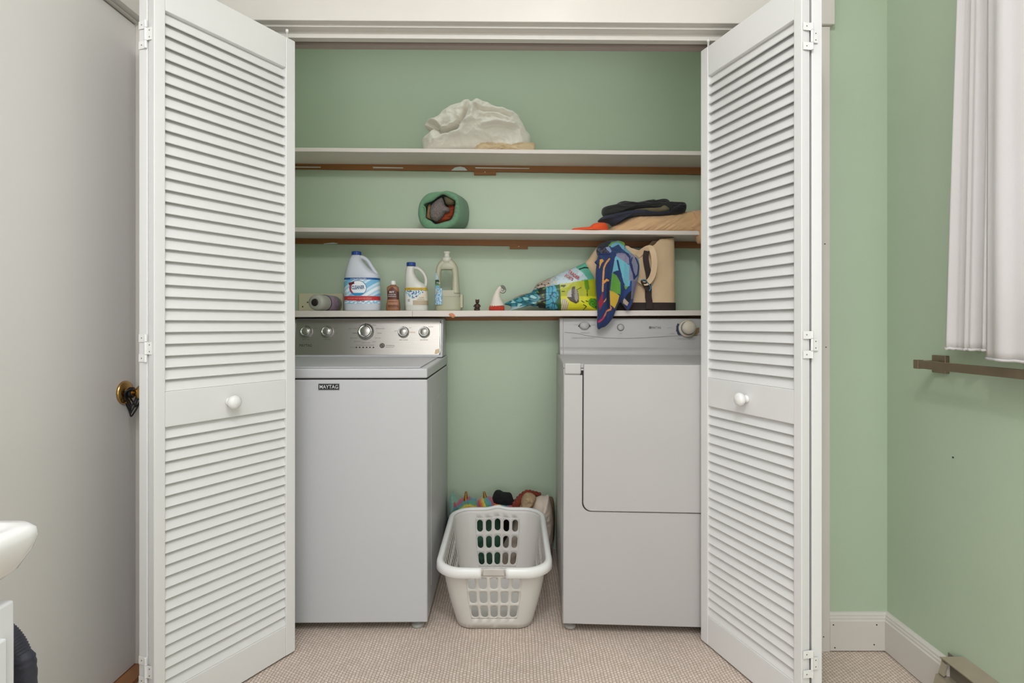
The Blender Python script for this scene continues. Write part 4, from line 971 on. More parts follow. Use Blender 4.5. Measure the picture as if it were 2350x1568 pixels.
# --- green drawstring sack with clothes
Yr = 2.530; GRN = mat('green_sackcloth', (98, 138, 106), .85, bump=.3, bscale=200, sheen=.15, var=.05, vscale=15)
sack = thing('cloth_sack', (P(1020,0,2.6).x, 2.6, zs2(-.3)), 'green cloth sack lying with its gathered mouth toward the room', 'sack')
rim_o = cr_closed([(959.5,489),(962,470),(970,455),(983,444.5),(1000,441),(1015,440),(1026,438.3),(1036,443),(1047,449),(1054,462),(1056.5,478),(1055,495),(1050,508),(1039,518),(1025,524),(1009,526),(990,526),(975,523),(965,512),(961,500)], 96)
rim_i = cr_closed([(975,478),(973.5,470),(980,466),(993,461),(1005,452),(1017,446.5),(1027,451),(1038,457),(1045,463),(1044,478),(1042,492),(1035,505),(1020,510),(1000,515),(990,508),(978,501),(977,490)], 96)
ci = (1010, 482)
def al(o, c=ci):
    a = [math.atan2(p[1]-c[1], p[0]-c[0]) for p in o]; k = min(range(len(o)), key=lambda i: abs(a[i]-PI*.999)); return o[k:]+o[:k]
rim_o = al(rim_o); rim_i = al(rim_i)
rs = []
def zcl(p): p.z = max(p.z, zs2(p.x)); return p
back = [(1046+ (o[0]-1010)*.66, 492+(o[1]-482)*.92) for o in rim_o]
for t in [k/14 for k in range(15)]:
    # from the back end to the outer rim
    yy = 2.705+(Yr-2.705)*t; bul = .06*math.sin(PI*t)
    ring = []
    for i, o in enumerate(rim_o):
        b_ = back[i]; x = b_[0]+(o[0]-b_[0])*t; y = b_[1]+(o[1]-b_[1])*t
        cx_ = 1046+(1010-1046)*t; cy_ = 492+(482-492)*t
        x = cx_+(x-cx_)*(1+bul); y = cy_+(y-cy_)*(1+bul)
        w_ = 1.4*ridge(i*.12, t*2.0)*math.sin(PI*min(1, t*1.2))
        ring.append(zcl(P(x+w_*.7, y+w_*.5, yy)))
    rs.append(ring)
for t, dy in ((.25,-.006),(.5,-.008),(.8,-.006),(1.0,.0)):
    ring = []
    for i, o in enumerate(rim_o):
        q_ = rim_i[i]; x = o[0]+(q_[0]-o[0])*t; y = o[1]+(q_[1]-o[1])*t
        pl = .0018*math.sin(i*PI*.55)*(1 if 20 < i < 88 else .3)
        p = P(x, y, Yr); p.y += dy+pl; ring.append(zcl(p))
    rs.append(ring)
for t, dy in ((1.0,.03),(.95,.08),(.7,.12)):
    rs.append([zcl(P(ci[0]+(q_[0]-ci[0])*t, ci[1]+(q_[1]-ci[1])*t, Yr+dy)) for q_ in rim_i])
mb = MB(); mb.rings(rs, cap0=True, cap1=True); mb.build('sack_body', GRN, sack, smooth=True)
pp = [Vector(p) for p in cr_open([tuple(P(x, y, Yr-.004)) for x, y in ((967,476),(969,488),(972,498),(973,508),(970,511))], 20)]
MB().tube(pp, .0035, 8).build('drawstring', GRN, sack, smooth=True)
pp = [Vector(p) for p in cr_open([tuple(P(x, y, Yr-.006)) for x, y in ((968,475),(973,474),(976,480),(975,492),(973,502),(969,509))], 20)]
MB().tube(pp, .003, 8).build('drawstring', GRN, sack, smooth=True)
KN = mat('grey_knit', (112, 102, 98), .95, var=.45, vscale=260, bump=.8, bscale=300)
tag(puff('knit_garment', [(1013,454),(1019,463),(1022,472),(1031,478),(1032,486),(1022,490),(1016,498),(1003,509),(990,503),(986,492),(988,476),(997,464)], (1004,484), 2.565, .06, KN, None, folds=lambda x, y: .006*ridge(x*.09, y*.09), n=80, R=16), 'grey speckled knit garment stuffed in the middle of the green sack', 'clothing', 'clothes inside the green sack')
tag(puff('cap', [(1019,453),(1028,450.5),(1037,455),(1045,462),(1042,469),(1033,472),(1023,468)], (1031,461), 2.565, .05, mat('olive_brown', (96, 84, 62), .9, var=.1, vscale=60), None, n=60, R=12), 'olive brown cap at the upper right inside the green sack', 'cap', 'clothes inside the green sack')
tag(puff('orange_garment', [(1028,472),(1043,471),(1043,485),(1040,497),(1030,506),(1010,511),(1000,511),(1012,500),(1026,490)], (1032,488), 2.60, .05, mat('rust_orange', (150, 62, 28), .9, var=.15, vscale=50), None, folds=lambda x, y: .005*math.sin(y*.8), n=60, R=12), 'rust orange garment at the lower right inside the green sack', 'clothing', 'clothes inside the green sack')
tag(puff('tan_garment', [(983,470),(989,470),(990,485),(985,497),(1000,508),(988,504),(979,500),(980,488)], (985,490), 2.575, .03, mat('tan_cloth', (150, 116, 78), .9), None, n=50, R=10), 'tan garment edge at the left inside the green sack', 'clothing', 'clothes inside the green sack')
# --- folded clothes stack at the right
TAN = mat('tan_cotton', (208, 170, 128), .9, var=.04, vscale=20, bump=.3, bscale=300, sheen=.1)
def zz2(x): return zs2(x)
def crumple(a, f, sx=1.0, sy=1.0, seed=1.0):
    def g(x, y):
        wx = x+6*nz(x*f*.6, y*f*.6, seed+7); wy = y+6*nz(x*f*.6, y*f*.6, seed+11)
        return a*(ridge(wx*f*sx, wy*f*sy, seed)+.5*ridge(wx*f*2.2*sx, wy*f*2.2*sy, seed+2)+.22*ridge(wx*f*4.6*sx, wy*f*4.6*sy, seed+4))
    return g
def foldstripe(a, f): return crumple(a*1.7, f*.8, 1.0, 1.6)
tag(puff('folded_trousers', [(1396,540),(1398,527),(1408,519),(1418,513),(1432,505),(1452,500),(1475,499),(1500,499),(1525,497),(1545,494),(1565,490),(1590,487),(1612,484),(1640,486),(1650,510),(1650,546),(1580,545),(1500,543),(1440,542)], (1525,520), 2.60, .16, TAN, None, folds=lambda x, y: .014*ridge((x-1400)*.030+(y-500)*.055, 1.0)+.008*ridge((x-1400)*.075+(y-500)*.11, 3.0)+.006*nz(x*.03, y*.1), zmin=zz2, n=220, R=36, power=3.0), 'tan folded cotton trousers at the bottom of the clothes stack', 'clothing', 'folded clothes on the middle shelf')
tag(puff('folded_shirt', [(1586,486),(1600,484),(1620,484),(1640,490),(1640,545),(1605,560),(1596,545),(1585,530),(1578,524),(1590,505)], (1610,515), 2.535, .07, mat('peach_cotton', (202, 160, 122), .9, sheen=.1), None, folds=foldstripe(.005, .04), n=80, R=14), 'peach tan shirt overhanging the middle shelf beside the right door', 'clothing', 'folded clothes on the middle shelf')
tag(puff('orange_cloth', [(1310,540),(1312,527),(1322,524),(1340,522.5),(1352,521),(1362,514),(1376,511.5),(1388,512),(1394,518),(1397,530),(1396,541),(1350,541)], (1360,530), 2.545, .08, mat('orange_cotton', (224, 82, 34), .85), None, folds=foldstripe(.004, .04), zmin=zz2, n=90, R=14), 'bright orange cloth lying flat on the middle shelf', 'cloth')
NV = mat('navy_denim', (40, 42, 58), .85, sheen=.1); BK = mat('charcoal_cotton', (36, 37, 34), .9, sheen=.15, var=.1, vscale=30); BK2 = mat('black_cotton', (17, 17, 21), .9, sheen=.1)
tag(puff('folded_jeans', [(1372,508),(1380,500),(1400,495),(1430,488),(1470,484),(1520,486),(1545,482),(1560,474),(1568,484),(1571,490),(1560,494),(1535,497),(1500,499),(1460,499),(1432,502),(1420,509),(1408,519),(1396,512),(1382,509)], (1450,494), 2.575, .13, NV, None, folds=crumple(.011, .06, .35, 2.0, 1.0), n=160, R=24, power=2.6), 'navy folded jeans on the tan trousers', 'clothing', 'folded clothes on the middle shelf')
tag(puff('folded_jacket', [(1382,492),(1382,480),(1390,476),(1408,473),(1420,466),(1436,467),(1455,468.5),(1480,464),(1500,461),(1504,464),(1516,461),(1527,459.5),(1534,463),(1540,474),(1552,474),(1560,467.5),(1562,472),(1571,468),(1574,475),(1570,488),(1555,492),(1520,486),(1480,482),(1440,482),(1410,494),(1392,500)], (1460,476), 2.575, .14, BK, None, folds=crumple(.013, .07, .4, 1.9, 4.0), n=200, R=26, power=2.6), 'charcoal folded jacket on top of the clothes stack', 'clothing', 'folded clothes on the middle shelf')
tag(puff('olive_scarf', [(1456,481),(1490,478),(1512,477),(1520,471),(1527,470),(1535,475),(1537,482),(1522,487),(1492,488),(1470,484)], (1515,480), 2.52, .04, mat('olive_cotton', (104, 96, 72), .9), None, folds=foldstripe(.003, .06), n=60, R=12), 'olive cloth peeking from between the dark folded clothes', 'cloth')
tag(puff('black_garment', [(1538,482),(1545,475),(1552,473),(1560,467.5),(1563,472),(1571,468.5),(1574,475),(1571,484),(1564,491),(1545,493),(1535,490)], (1554,482), 2.53, .07, BK2, None, folds=foldstripe(.005, .1), n=60, R=12), 'black garment end sticking up at the right of the clothes stack', 'clothing', 'folded clothes on the middle shelf')

# ================================================================ TOP SHELF LINEN
LIN = mat('cream_linen', (233, 227, 214), .9, bump=.25, bscale=350, sheen=.12)
def zz1(x): return zt1(x)+.0006
def lf_(x, y):
    def cr(pts, w, amp, side=0):
        d = poly_d(x, y, pts); return amp*math.exp(-(d/w)**2)
    f = .014*ridge((x-1100)*.012+(y-290)*.010, (y-290)*.022-(x-1100)*.006, .4)
    f += .010*ridge(x*.035, y*.03, 3.3)+.006*ridge(x*.075, y*.065, 9.1)+.0025*ridge(x*.16, y*.15, 5.1)
    f += cr([(1080,234),(1074,256),(1071,274),(1064,290),(1055,301)], 4.0, -.050)
    f += cr([(1069,240),(1060,262),(1056,284)], 7, .016)+cr([(1093,254),(1086,274),(1084,287),(1073,296)], 5.5, .034)
    f += cr([(1094,259),(1139,263),(1174,271)], 4.5, .026)+cr([(1100,267),(1140,271),(1170,279)], 4, -.014)
    f += cr([(1103,280),(1133,277),(1162,287),(1192,296)], 4, .020)+cr([(1112,303),(1139,297),(1186,300),(1208,306)], 5, .026)
    f += cr([(1105,310),(1140,304),(1190,307)], 3.5, -.014)+cr([(1101,236),(1116,246),(1108,262)], 4, -.016)
    lip = [(980,284),(999,293),(1011,304),(1016,311),(1031,311),(1050,303)]
    f += cr([(p[0], p[1]-4) for p in lip], 5, .030)+cr([(p[0]+2, p[1]+5) for p in lip], 4.5, -.060)
    f += cr([(996,310),(992,326),(988,338)], 6, .018)+cr([(1004,334),(1030,322),(1060,318)], 6, .020)
    return f
tag(puff('linen_bundle', [(969.5,325),(980,314),(993,307.6),(986,299),(976,292),(979,283),(986,279),(1004,270),(1018,257),(1031.5,248.6),(1045,244),(1057.7,239),(1066,233.5),(1075,232),(1082,237),(1089,233),(1097,230.7),(1106,234),(1115,238),(1129,242.6),(1142,249),(1153,250.5),(1165,254.6),(1176,258),(1186,265),(1196,278),(1202,290),(1208,303),(1216,313),(1217,328),(1214,357),(1150,358),(1060,358),(985,358),(974,348)], (1095, 296), 2.605, .19, LIN, None, folds=lambda x, y: 1.35*lf_(x, y), zmin=zz1, n=320, R=60, power=2.4, jitter=.004), 'heaped cream linen sheet on the topmost shelf', 'linen')
tag(puff('beige_linen', [(1085,345),(1090,332),(1105,330),(1125,325),(1150,330),(1175,331),(1200,332),(1218,333),(1227.5,329),(1227,345),(1222,352),(1150,352),(1090,352)], (1150,341), 2.555, .07, mat('beige_linen', (206, 184, 148), .9, var=.1, vscale=40), None, folds=crumple(.014, .09, 1, 1.5, 2), zmin=zz1, n=120, R=16), 'crumpled beige linen peeking from under the cream sheet', 'linen')

# ================================================================ LAUNDRY BASKET
BX, BY = -.0635, 2.20
bsk = thing('laundry_basket', (BX, BY, 0), 'empty white plastic laundry basket on the floor between washer and dryer', 'laundry basket')
PL = mat('basket_plastic', (232, 228, 222), .35, transl=.22)
Hb = .262
def dims(v):
    return .137+.050*v+.006*math.sin(PI*v), .198+.070*v, .055+.025*v     # half width, half length, corner radius
def topz(side, tu):
    # rim height along the sides: raised ends, waved
    if side == 'back': return .268+.010*math.exp(-((tu-.5)/.16)**2)
    if side == 'front': return .262
    return None
def bpt(side, tu, v, off=0.0, z=None):
    a, l, r = dims(v); a += off; l += off; r += off
    zz = .006+(Hb-.006)*v
    if side == 'front': p = Vector((-(a-r)+2*(a-r)*tu, -l, 0))
    elif side == 'right': p = Vector((a, -(l-r)+2*(l-r)*tu, 0))
    elif side == 'back': p = Vector(((a-r)-2*(a-r)*tu, l, 0))
    elif side == 'left': p = Vector((-a, (l-r)-2*(l-r)*tu, 0))
    else:
        cxx, cyy, a0 = {'c1': (a-r, -(l-r), -PI/2), 'c2': (a-r, l-r, 0), 'c3': (-(a-r), l-r, PI/2), 'c4': (-(a-r), -(l-r), PI)}[side]
        t = a0+tu*PI/2; p = Vector((cxx+r*math.cos(t), cyy+r*math.sin(t), 0))
    # back end of the rim rides a little higher
    lift = .014*v*(p.y/.27)
    if side == 'back': lift += .010*v*v*math.exp(-((tu-.5)/.14)**2)
    return Vector((BX+p.x, BY+p.y, zz+lift if z is None else z))
mb = MB(); rows_v = [0, .16, .40, .64, .88, 1.0]
def cell(side, u0, u1, v0, v1, hole):
    nn = 6
    if not hole:
        g = [[bpt(side, u0+(u1-u0)*i/2, v0+(v1-v0)*j/2) for i in range(3)] for j in range(3)]
        vs_ = [p for r in g for p in r]; fs = [(j*3+i, j*3+i+1, (j+1)*3+i+1, (j+1)*3+i) for j in range(2) for i in range(2)]
        mb.add(vs_, fs); return
    uc, vc = (u0+u1)/2, (v0+v1)/2; wu = (bpt(side, u1, vc)-bpt(side, u0, vc)).length; hv = (bpt(side, uc, v1)-bpt(side, uc, v0)).length
    rh = .0125; hh = .0245  # radius, half height
    M = 32; outer = []; inner = []
    for k in range(M):
        t = 2*PI*k/M+PI/M; cx_, sx_ = math.cos(t), math.sin(t)
        s_ = 1/max(abs(cx_), abs(sx_)); outer.append((uc+cx_*s_*(u1-u0)/2, vc+sx_*s_*(v1-v0)/2))
        x = rh*cx_; y = rh*sx_+math.copysign(hh-rh, sx_); inner.append((uc+x/wu*(u1-u0), vc+y/hv*(v1-v0)))
    # include exact corners
    vs_ = [bpt(side, *o) for o in outer]+[bpt(side, *i) for i in inner]
    mb.add(vs_, [(k, (k+1)%M, M+(k+1)%M, M+k) for k in range(M)])
    for (cu, cv) in ((u0,v0),(u1,v0),(u1,v1),(u0,v1)):
        ds = sorted(range(M), key=lambda k: ((outer[k][0]-cu)/(u1-u0))**2+((outer[k][1]-cv)/(v1-v0))**2)[:2]
        mb.add([bpt(side, cu, cv), bpt(side, *outer[ds[0]]), bpt(side, *outer[ds[1]])], [(0,1,2)])
for side in ('front', 'right', 'back', 'left'):
    ncol = 5 if side in ('front', 'back') else 8; m_ = .04 if side in ('front','back') else .06
    us = [0]+[m_+(1-2*m_)*i/ncol for i in range(ncol+1)]+[1]
    for j in range(5):
        for i in range(len(us)-1):
            cell(side, us[i], us[i+1], rows_v[j], rows_v[j+1], (0 < i < len(us)-2) and 1 <= j <= 3)
for side in ('c1', 'c2', 'c3', 'c4'):
    for j in range(5):
        for i in range(6): cell(side, i/6, (i+1)/6, rows_v[j], rows_v[j+1], False)
# bottom
order = [('front', 9), ('c1', 7), ('right', 9), ('c2', 7), ('back', 9), ('c3', 7), ('left', 9), ('c4', 7)]
ring0 = []
for side, n_ in order:
    for i in range(n_-1): ring0.append(bpt(side, i/(n_-1), 0))
inn = [Vector((BX+(p.x-BX)*.93, BY+(p.y-BY)*.95, .0015)) for p in ring0]; n_ = len(ring0)
mb.add(ring0+inn, [(i, (i+1)%n_, n_+(i+1)%n_, n_+i) for i in range(n_)]+[tuple(range(n_, 2*n_))])
bm_ = mb.build('basket_body', PL, bsk, smooth=True, solid=.0024)
me = bm_.data; bmm = bmesh.new(); bmm.from_mesh(me); bmesh.ops.remove_doubles(bmm, verts=bmm.verts, dist=.0003); bmesh.ops.recalc_face_normals(bmm, faces=bmm.faces); bmm.to_mesh(me); bmm.free()
# rolled rim, interrupted at the front by the hand-hold
path = []
for side, n_ in [('front', 21), ('c1', 11), ('right', 21), ('c2', 11), ('back', 31), ('c3', 11), ('left', 21), ('c4', 11)]:
    for i in range(n_-1):
        tu = i/(n_-1)
        path.append((side, tu))
k0 = [i for i, (s_, t_) in enumerate(path) if s_ == 'front' and t_ >= .66][0]
path = path[k0:]+path[:k0]; path = [p for p in path if not (p[0] == 'front' and .34 < p[1] < .66)]
rs = []
for side, tu in path:
    a = bpt(side, tu, 1.0); o = bpt(side, tu, 1.0, off=.02); nrm = (o-a); nrm.z = 0; nrm.normalize()
    prof_ = [(-.002,-.004),(-.003,.002),(.002,.0065),(.010,.0075),(.017,.004),(.0205,-.004),(.0215,-.024),(.0190,-.025),(.0175,-.006),(.012,.001),(.004,.001),(.001,-.004)]
    rs.append([a+nrm*h+Vector((0,0,z)) for h, z in prof_])
MB().rings(rs).build('rim', mat('rim_plastic', (240, 239, 236), .3, transl=.1), bsk, smooth=True)
# scooped hand-hold in the front
vs_ = []; fs = []; nu, nv = 17, 7
for j in range(nv):
    for i in range(nu):
        tu = .32+.36*i/(nu-1); base_ = bpt('front', tu, .90+.10*0); f = j/(nv-1); s_ = math.sin(PI*i/(nu-1))
        vs_.append(Vector((base_.x, base_.y-.002-.016*f*(.3+.7*s_), base_.z+f*(.026+.006*s_)-.003)))
for j in range(nv-1):
    for i in range(nu-1): fs.append((j*nu+i, j*nu+i+1, (j+1)*nu+i+1, (j+1)*nu+i))
mm = MB(); mm.add(vs_, fs); mm.build('hand_hold', PL, bsk, smooth=True, solid=.0022)

# ================================================================ CLOTHES BEHIND THE BASKET
def zf(x): return .001
FUR = mat('painted_plush', (255,255,255), .95, attr=True, var=.12, vscale=90, bump=.9, bscale=160, sheen=.4)
def rainbow(t):
    cols = [(176, 50, 48), (196, 96, 52), (188, 170, 64), (84, 144, 112), (72, 132, 148), (164, 76, 96)]
    return cols[int(t) % 6]
tag(puff('teal_fleece', [(1030,1185),(1030,1160),(1031,1140),(1038,1130),(1048,1138),(1062,1150),(1075,1160),(1070,1210),(1060,1260),(1045,1280),(1032,1270)], (1050,1200), 2.635, .13, mat('teal_fleece', (116, 156, 138), .95, bump=.9, bscale=120, sheen=.4, var=.15, vscale=40), None, folds=crumple(0.014, 0.05, 1, 1, 11), zmin=zf, n=120, R=24), 'pale teal fleece in the back corner beside the washer', 'clothing', 'clothes heaped behind the basket')
GOLD = mat('gold_foil', (176, 126, 58), .3, metal=.8)
def horn(parent, x0, y0, x1, y1, Yh):
    a = P(x0, y0, Yh); c = P(x1, y1, Yh); n_ = 40
    pts = [a.lerp(c, i/(n_-1)) for i in range(n_)]; rad = [(.0105-.006*i/(n_-1))*(1+.14*math.sin(i*1.15)) for i in range(n_)]
    MB().tube(pts, rad, 14).build('horn', GOLD, parent, smooth=True)
r1 = thing('unicorn_slipper', (P(1065,0,2.56).x, 2.56, .17), 'rainbow plush slipper with upright gold horn, nearer the washer', 'slipper', 'rainbow unicorn slippers behind the basket')
puff('slipper_body', [(1031,1175),(1036,1162),(1040,1150),(1043,1147),(1048,1151),(1058,1144),(1067,1146),(1076,1141),(1084,1145),(1093,1146),(1100,1153),(1108,1156),(1118,1166),(1120,1180),(1100,1196),(1065,1200),(1040,1194)], (1076,1168), 2.615, .13, FUR, r1, folds=crumple(.020, .05, 1, 1, 3), paint=lambda x, y: rainbow((math.hypot(x-1085, (y-1185)*1.3)+5*nz(x*.07, y*.07))*.20), n=140, R=34)
horn(r1, 1069, 1149, 1069.5, 1128.5, 2.60)
r2 = thing('unicorn_slipper', (P(1125,0,2.56).x, 2.56, .17), 'rainbow plush slipper with slanted gold horn, middle of the heap', 'slipper', 'rainbow unicorn slippers behind the basket')
puff('slipper_body', [(1094,1154),(1100,1146),(1112,1141),(1124,1141),(1134,1147),(1140,1156),(1142,1170),(1135,1182),(1115,1184),(1100,1172)], (1118,1162), 2.59, .11, FUR, r2, folds=crumple(.018, .05, 1, 1, 8), paint=lambda x, y: rainbow(((x-1090)+(y-1140)*-.8)*.17+1.2*nz(x*.06, y*.06)+6), n=120, R=30)
horn(r2, 1114, 1146, 1110.5, 1128.5, 2.585)
tag(puff('striped_scarf', [(1128,1160),(1132,1152),(1145,1151),(1160,1153),(1174,1156),(1180,1164),(1178,1182),(1160,1186),(1135,1185)], (1154,1169), 2.575, .09, FUR, None, folds=crumple(.012, .07, 1, 1, 5), paint=lambda x, y: rainbow((x-1126)/8.0), n=120, R=26), 'rainbow striped plush sock tube lying next to the slippers', 'clothing', 'clothes heaped behind the basket')
tag(puff('black_velvet_garment', [(1130,1152),(1131,1138),(1137,1127.5),(1146,1126.5),(1155,1131),(1164,1132),(1173,1134),(1178,1146),(1181,1154),(1170,1162),(1150,1160)], (1154,1146), 2.60, .10, mat('black_velvet', (10, 10, 13), 1.0), None, folds=crumple(0.012, 0.05, 1, 1, 20), n=90, R=18), 'black velvet garment at the top of the heap', 'clothing', 'clothes heaped behind the basket')
RK = mat('rust_knit', (118, 48, 32), .95, var=.35, vscale=140, bump=.9, bscale=140)
rk = [Vector(p) for p in cr_open([tuple(P(x, y, yy)) for x, y, yy in ((1180,1166,2.57),(1188,1154,2.58),(1198,1141,2.60),(1210,1132,2.61),(1224,1133,2.62),(1240,1136,2.63))], 40)]
tag(MB().tube(rk, [(.022-.012*i/39)*(1+.12*math.sin(i*1.7)) for i in range(40)], 16).build('knitted_scarf', RK, smooth=True), 'rust red knitted scarf looped over the heap', 'scarf')
tag(puff('tan_socks', [(1194,1160),(1196,1148),(1202,1137),(1210,1132),(1222,1134),(1230,1142),(1226,1156),(1216,1168),(1206,1176),(1190,1176),(1182,1172)], (1208,1154), 2.57, .09, mat('tan_sock', (168, 144, 110), .9, var=.12, vscale=60), None, folds=crumple(0.018, 0.05, 1, 1, 9), n=100, R=22), 'crumpled tan cloth beside the rust scarf', 'clothing', 'clothes heaped behind the basket')
PB = mat('cream_plastic_bag', (216, 200, 184), .5, bump=.2, bscale=60, transl=.1)
tag(puff('laundry_bag', [(1148,1310),(1152,1255),(1168,1226),(1180,1200),(1196,1182),(1218,1162),(1228,1146),(1240,1139.5),(1252,1140),(1258,1136.5),(1261,1145),(1266,1165),(1269,1190),(1269,1215),(1268,1240),(1262,1270),(1245,1300),(1210,1325)], (1232,1215), 2.575, .17, PB, None, folds=crumple(0.016, 0.03, 1, 1, 11), zmin=zf, n=180, R=34), 'crumpled cream cloth bag leaning against the dryer side', 'bag')
tag(puff('brown_garment', [(1255,1150),(1260,1141),(1268,1142),(1272,1160),(1274,1200),(1270,1240),(1262,1240),(1255,1190)], (1264,1180), 2.67, .07, mat('brown_wool', (110, 92, 62), .9), None, zmin=zf, n=60, R=12), 'brown garment in the gap between the cream bag and the dryer', 'clothing', 'clothes heaped behind the basket')
GG = mat('green_jersey', (70, 112, 92), .85, sheen=.1, var=.08, vscale=20)
tag(puff('green_shirt', [(1036,1330),(1038,1260),(1042,1205),(1060,1180),(1100,1176),(1136,1180),(1150,1200),(1154,1250),(1150,1300),(1120,1335),(1060,1340)], (1095,1255), 2.585, .11, GG, None, folds=crumple(0.018, 0.03, 1, 1, 11), zmin=zf, n=160, R=34), 'green jersey shirt low in the heap, seen through the basket holes', 'clothing', 'clothes heaped behind the basket')
tag(puff('black_trousers', [(1134,1330),(1134,1250),(1138,1200),(1150,1180),(1166,1180),(1172,1200),(1168,1235),(1160,1310),(1145,1335)], (1153,1250), 2.625, .12, mat('black_jersey', (22, 20, 20), .9), None, folds=crumple(0.014, 0.04, 1, 1, 14), zmin=zf, n=100, R=22), 'black trousers low in the heap behind the basket centre', 'clothing', 'clothes heaped behind the basket')
tag(puff('dark_garment', [(1022,1330),(1022,1260),(1023,1200),(1032,1187),(1046,1200),(1052,1260),(1046,1330)], (1036,1260), 2.52, .07, mat('dark_green_jersey', (28, 36, 32), .9), None, folds=crumple(0.014, 0.04, 1, 1, 12), zmin=zf, n=80, R=18), 'very dark green garment at the foot of the heap beside the washer', 'clothing', 'clothes heaped behind the basket')

# ================================================================ LEFT SIDE: cord, sink, hose
BC = mat('black_cord', (14, 14, 16), .6)
def loop(cx_, cz, rx, rz, yy, x_off, n=40, ph=0):
    return [Vector((x_off+cx_+rx*math.sin(2*PI*i/n+ph), yy+.012*math.sin(4*PI*i/n+ph), cz+rz*math.cos(2*PI*i/n+ph))) for i in range(n)]
cord = thing('elastic_cords', (DX+.025, 1.722, .885), 'black elastic cords looped over the brass door knob', 'cord')
for (rx, rz, dz, yo, xo, r) in ((.011,.030,-.021,-.004,.026,.0022),(.015,.036,-.026,-.009,.030,.0024),(.019,.026,-.018,.006,.034,.0020),(.021,.041,-.031,-.002,.027,.0022)):
    MB().tube(loop(0, kc.z+dz, rx, rz, kc.y+yo-.004, kc.x+xo, ph=.3), r, 8, closed=True).build('cord_loop', BC, cord, smooth=True)
MB().lathe([(.0135,.0),(.0165,.003),(.0165,.012),(.0135,.015)], kc+Vector((.014,0,0)), (1,0,0), 24).build('cord_wrap', BC, cord, smooth=True)
# sink and vanity
CER = mat('white_ceramic', (232, 230, 228), .12, coat=.5); CAB = mat('vanity_paint', (222, 222, 224), .35)
sk = thing('washbasin', (-.95, .45, 0), 'white ceramic washbasin on a white vanity cabinet at the lower left', 'washbasin')
rs = []; sxr = -.680; syf = .822
def rrect(x0, x1, y0, y1, r, z, n=8):
    out = []
    for (cx_, cy_, a0) in ((x1-r, y1-r, 0), (x0+r, y1-r, PI/2), (x0+r, y0+r, PI), (x1-r, y0+r, 1.5*PI)):
        for i in range(n+1):
            t = a0+PI/2*i/n; out.append(Vector((cx_+r*math.cos(t), cy_+r*math.sin(t), z)))
    return out
for (ins, z, r) in ((.10,.713,.03),(.065,.722,.035),(.032,.736,.035),(.014,.752,.035),(.004,.775,.034),(.0,.793,.033),(.002,.803,.032),(.009,.809,.030),(.022,.809,.03),(.045,.803,.03),(.07,.76,.05),(.12,.70,.06)):
    rs.append(rrect(XL+.002, sxr-ins, .05+ins, syf-ins, r, z))
MB().rings(rs, cap0=True, cap1=True).build('basin', CER, sk, smooth=True)
MB().box((XL+.002, .10, .0), (-.708, .795, .7035)).build('vanity_cabinet', CAB, sk, bevel=.004)
MB().box((-.712, .13, .06), (-.7005, .775, .66)).build('vanity_door', CAB, sk, bevel=.003)
# dark hose standing behind the vanity
HS = mat('dark_rubber', (52, 52, 64), .6, bump=.4, bscale=200)
Yh = .90
pp = [Vector(p) for p in cr_open([tuple(P(x, y, Yh)) for x, y in ((-20,1440),(0,1448),(20,1464),(38,1490),(52,1525),(62,1565),(68,1610),(70,1680))], 90)]
for p in pp: p.z = max(p.z, .0)
hs = thing('vacuum_hose', (pp[-1].x, Yh, 0), 'dark grey ribbed hose curving down behind the white vanity', 'hose')
pp2 = [Vector(p) for p in cr_open([tuple(p) for p in [P(-20,1440,Yh), P(8,1452,Yh), P(30,1476,Yh), P(46,1510,Yh), P(58,1560,Yh), Vector((P(60,0,Yh).x, Yh, .25)), Vector((P(60,0,Yh).x, Yh, .023))]], 140)]
MB().tube(pp2, [.0155+.0006*math.sin(i*1.6) for i in range(140)], 18).build('hose_tube', HS, hs, smooth=True)
a = P(45, 1535, .90); MB().lathe([(0,0),(.012,0),(.012,.03),(.009,.032),(.009,.045),(0,.045)], (a.x-.022, .90, a.z-.02), (0,0,1), 20).build('hose_fitting', mat('grey_metal', (120,118,112), .35, metal=.7), hs, smooth=True)

# ================================================================ RIGHT SIDE: curtain, towel bar, vent
CUR = mat('white_curtain', (232, 228, 226), .85, bump=.25, bscale=700, transl=.3)
def curtain(y_top0, y_top1, y_bot0, y_bot1, xbase, nf, amp, label, seedv, ztop=2.30, hem=1.008):
    vs_ = []; fs = []; nu, nv = 150, 60
    for j in range(nv):
        v = j/(nv-1); z = ztop+(hem-ztop)*v
        for i in range(nu):
            u = i/(nu-1); y = (y_top0+(y_top1-y_top0)*u)*(1-v)+(y_bot0+(y_bot1-y_bot0)*u)*v
            ph = u*nf*2*PI+seedv+.5*math.sin(v*2+u*5)
            x = xbase+amp*(math.sin(ph)+.35*math.sin(2.3*ph+1))*(.7+.3*v)-.004*v
            zz = z+(.003*nz(u*40, seedv, 2) if j >= nv-2 else 0)
            vs_.append(Vector((x, y, zz)))
    for j in range(nv-1):
        for i in range(nu-1): fs.append((j*nu+i, j*nu+i+1, (j+1)*nu+i+1, (j+1)*nu+i))
    mb = MB(); mb.add(vs_, fs); c = mb.build('curtain', CUR, smooth=True, solid=.0012, fixn=False); tag(c, label, 'curtain', 'white window curtains')
    # gathered hem roll
    row = [vs_[(nv-1)*nu+i]+Vector((0,0,.0)) for i in range(0, nu, 2)]
    MB().tube(row, [.0035+.001*nz(i*.8, seedv) for i in range(len(row))], 8).build('hem', CUR, c, smooth=True)
    return c
curtain(1.500, 1.37, 1.553, 1.375, XR-.062, 3.3, .011, 'narrow pleated white curtain edge nearest the room corner', .6, hem=1.030)
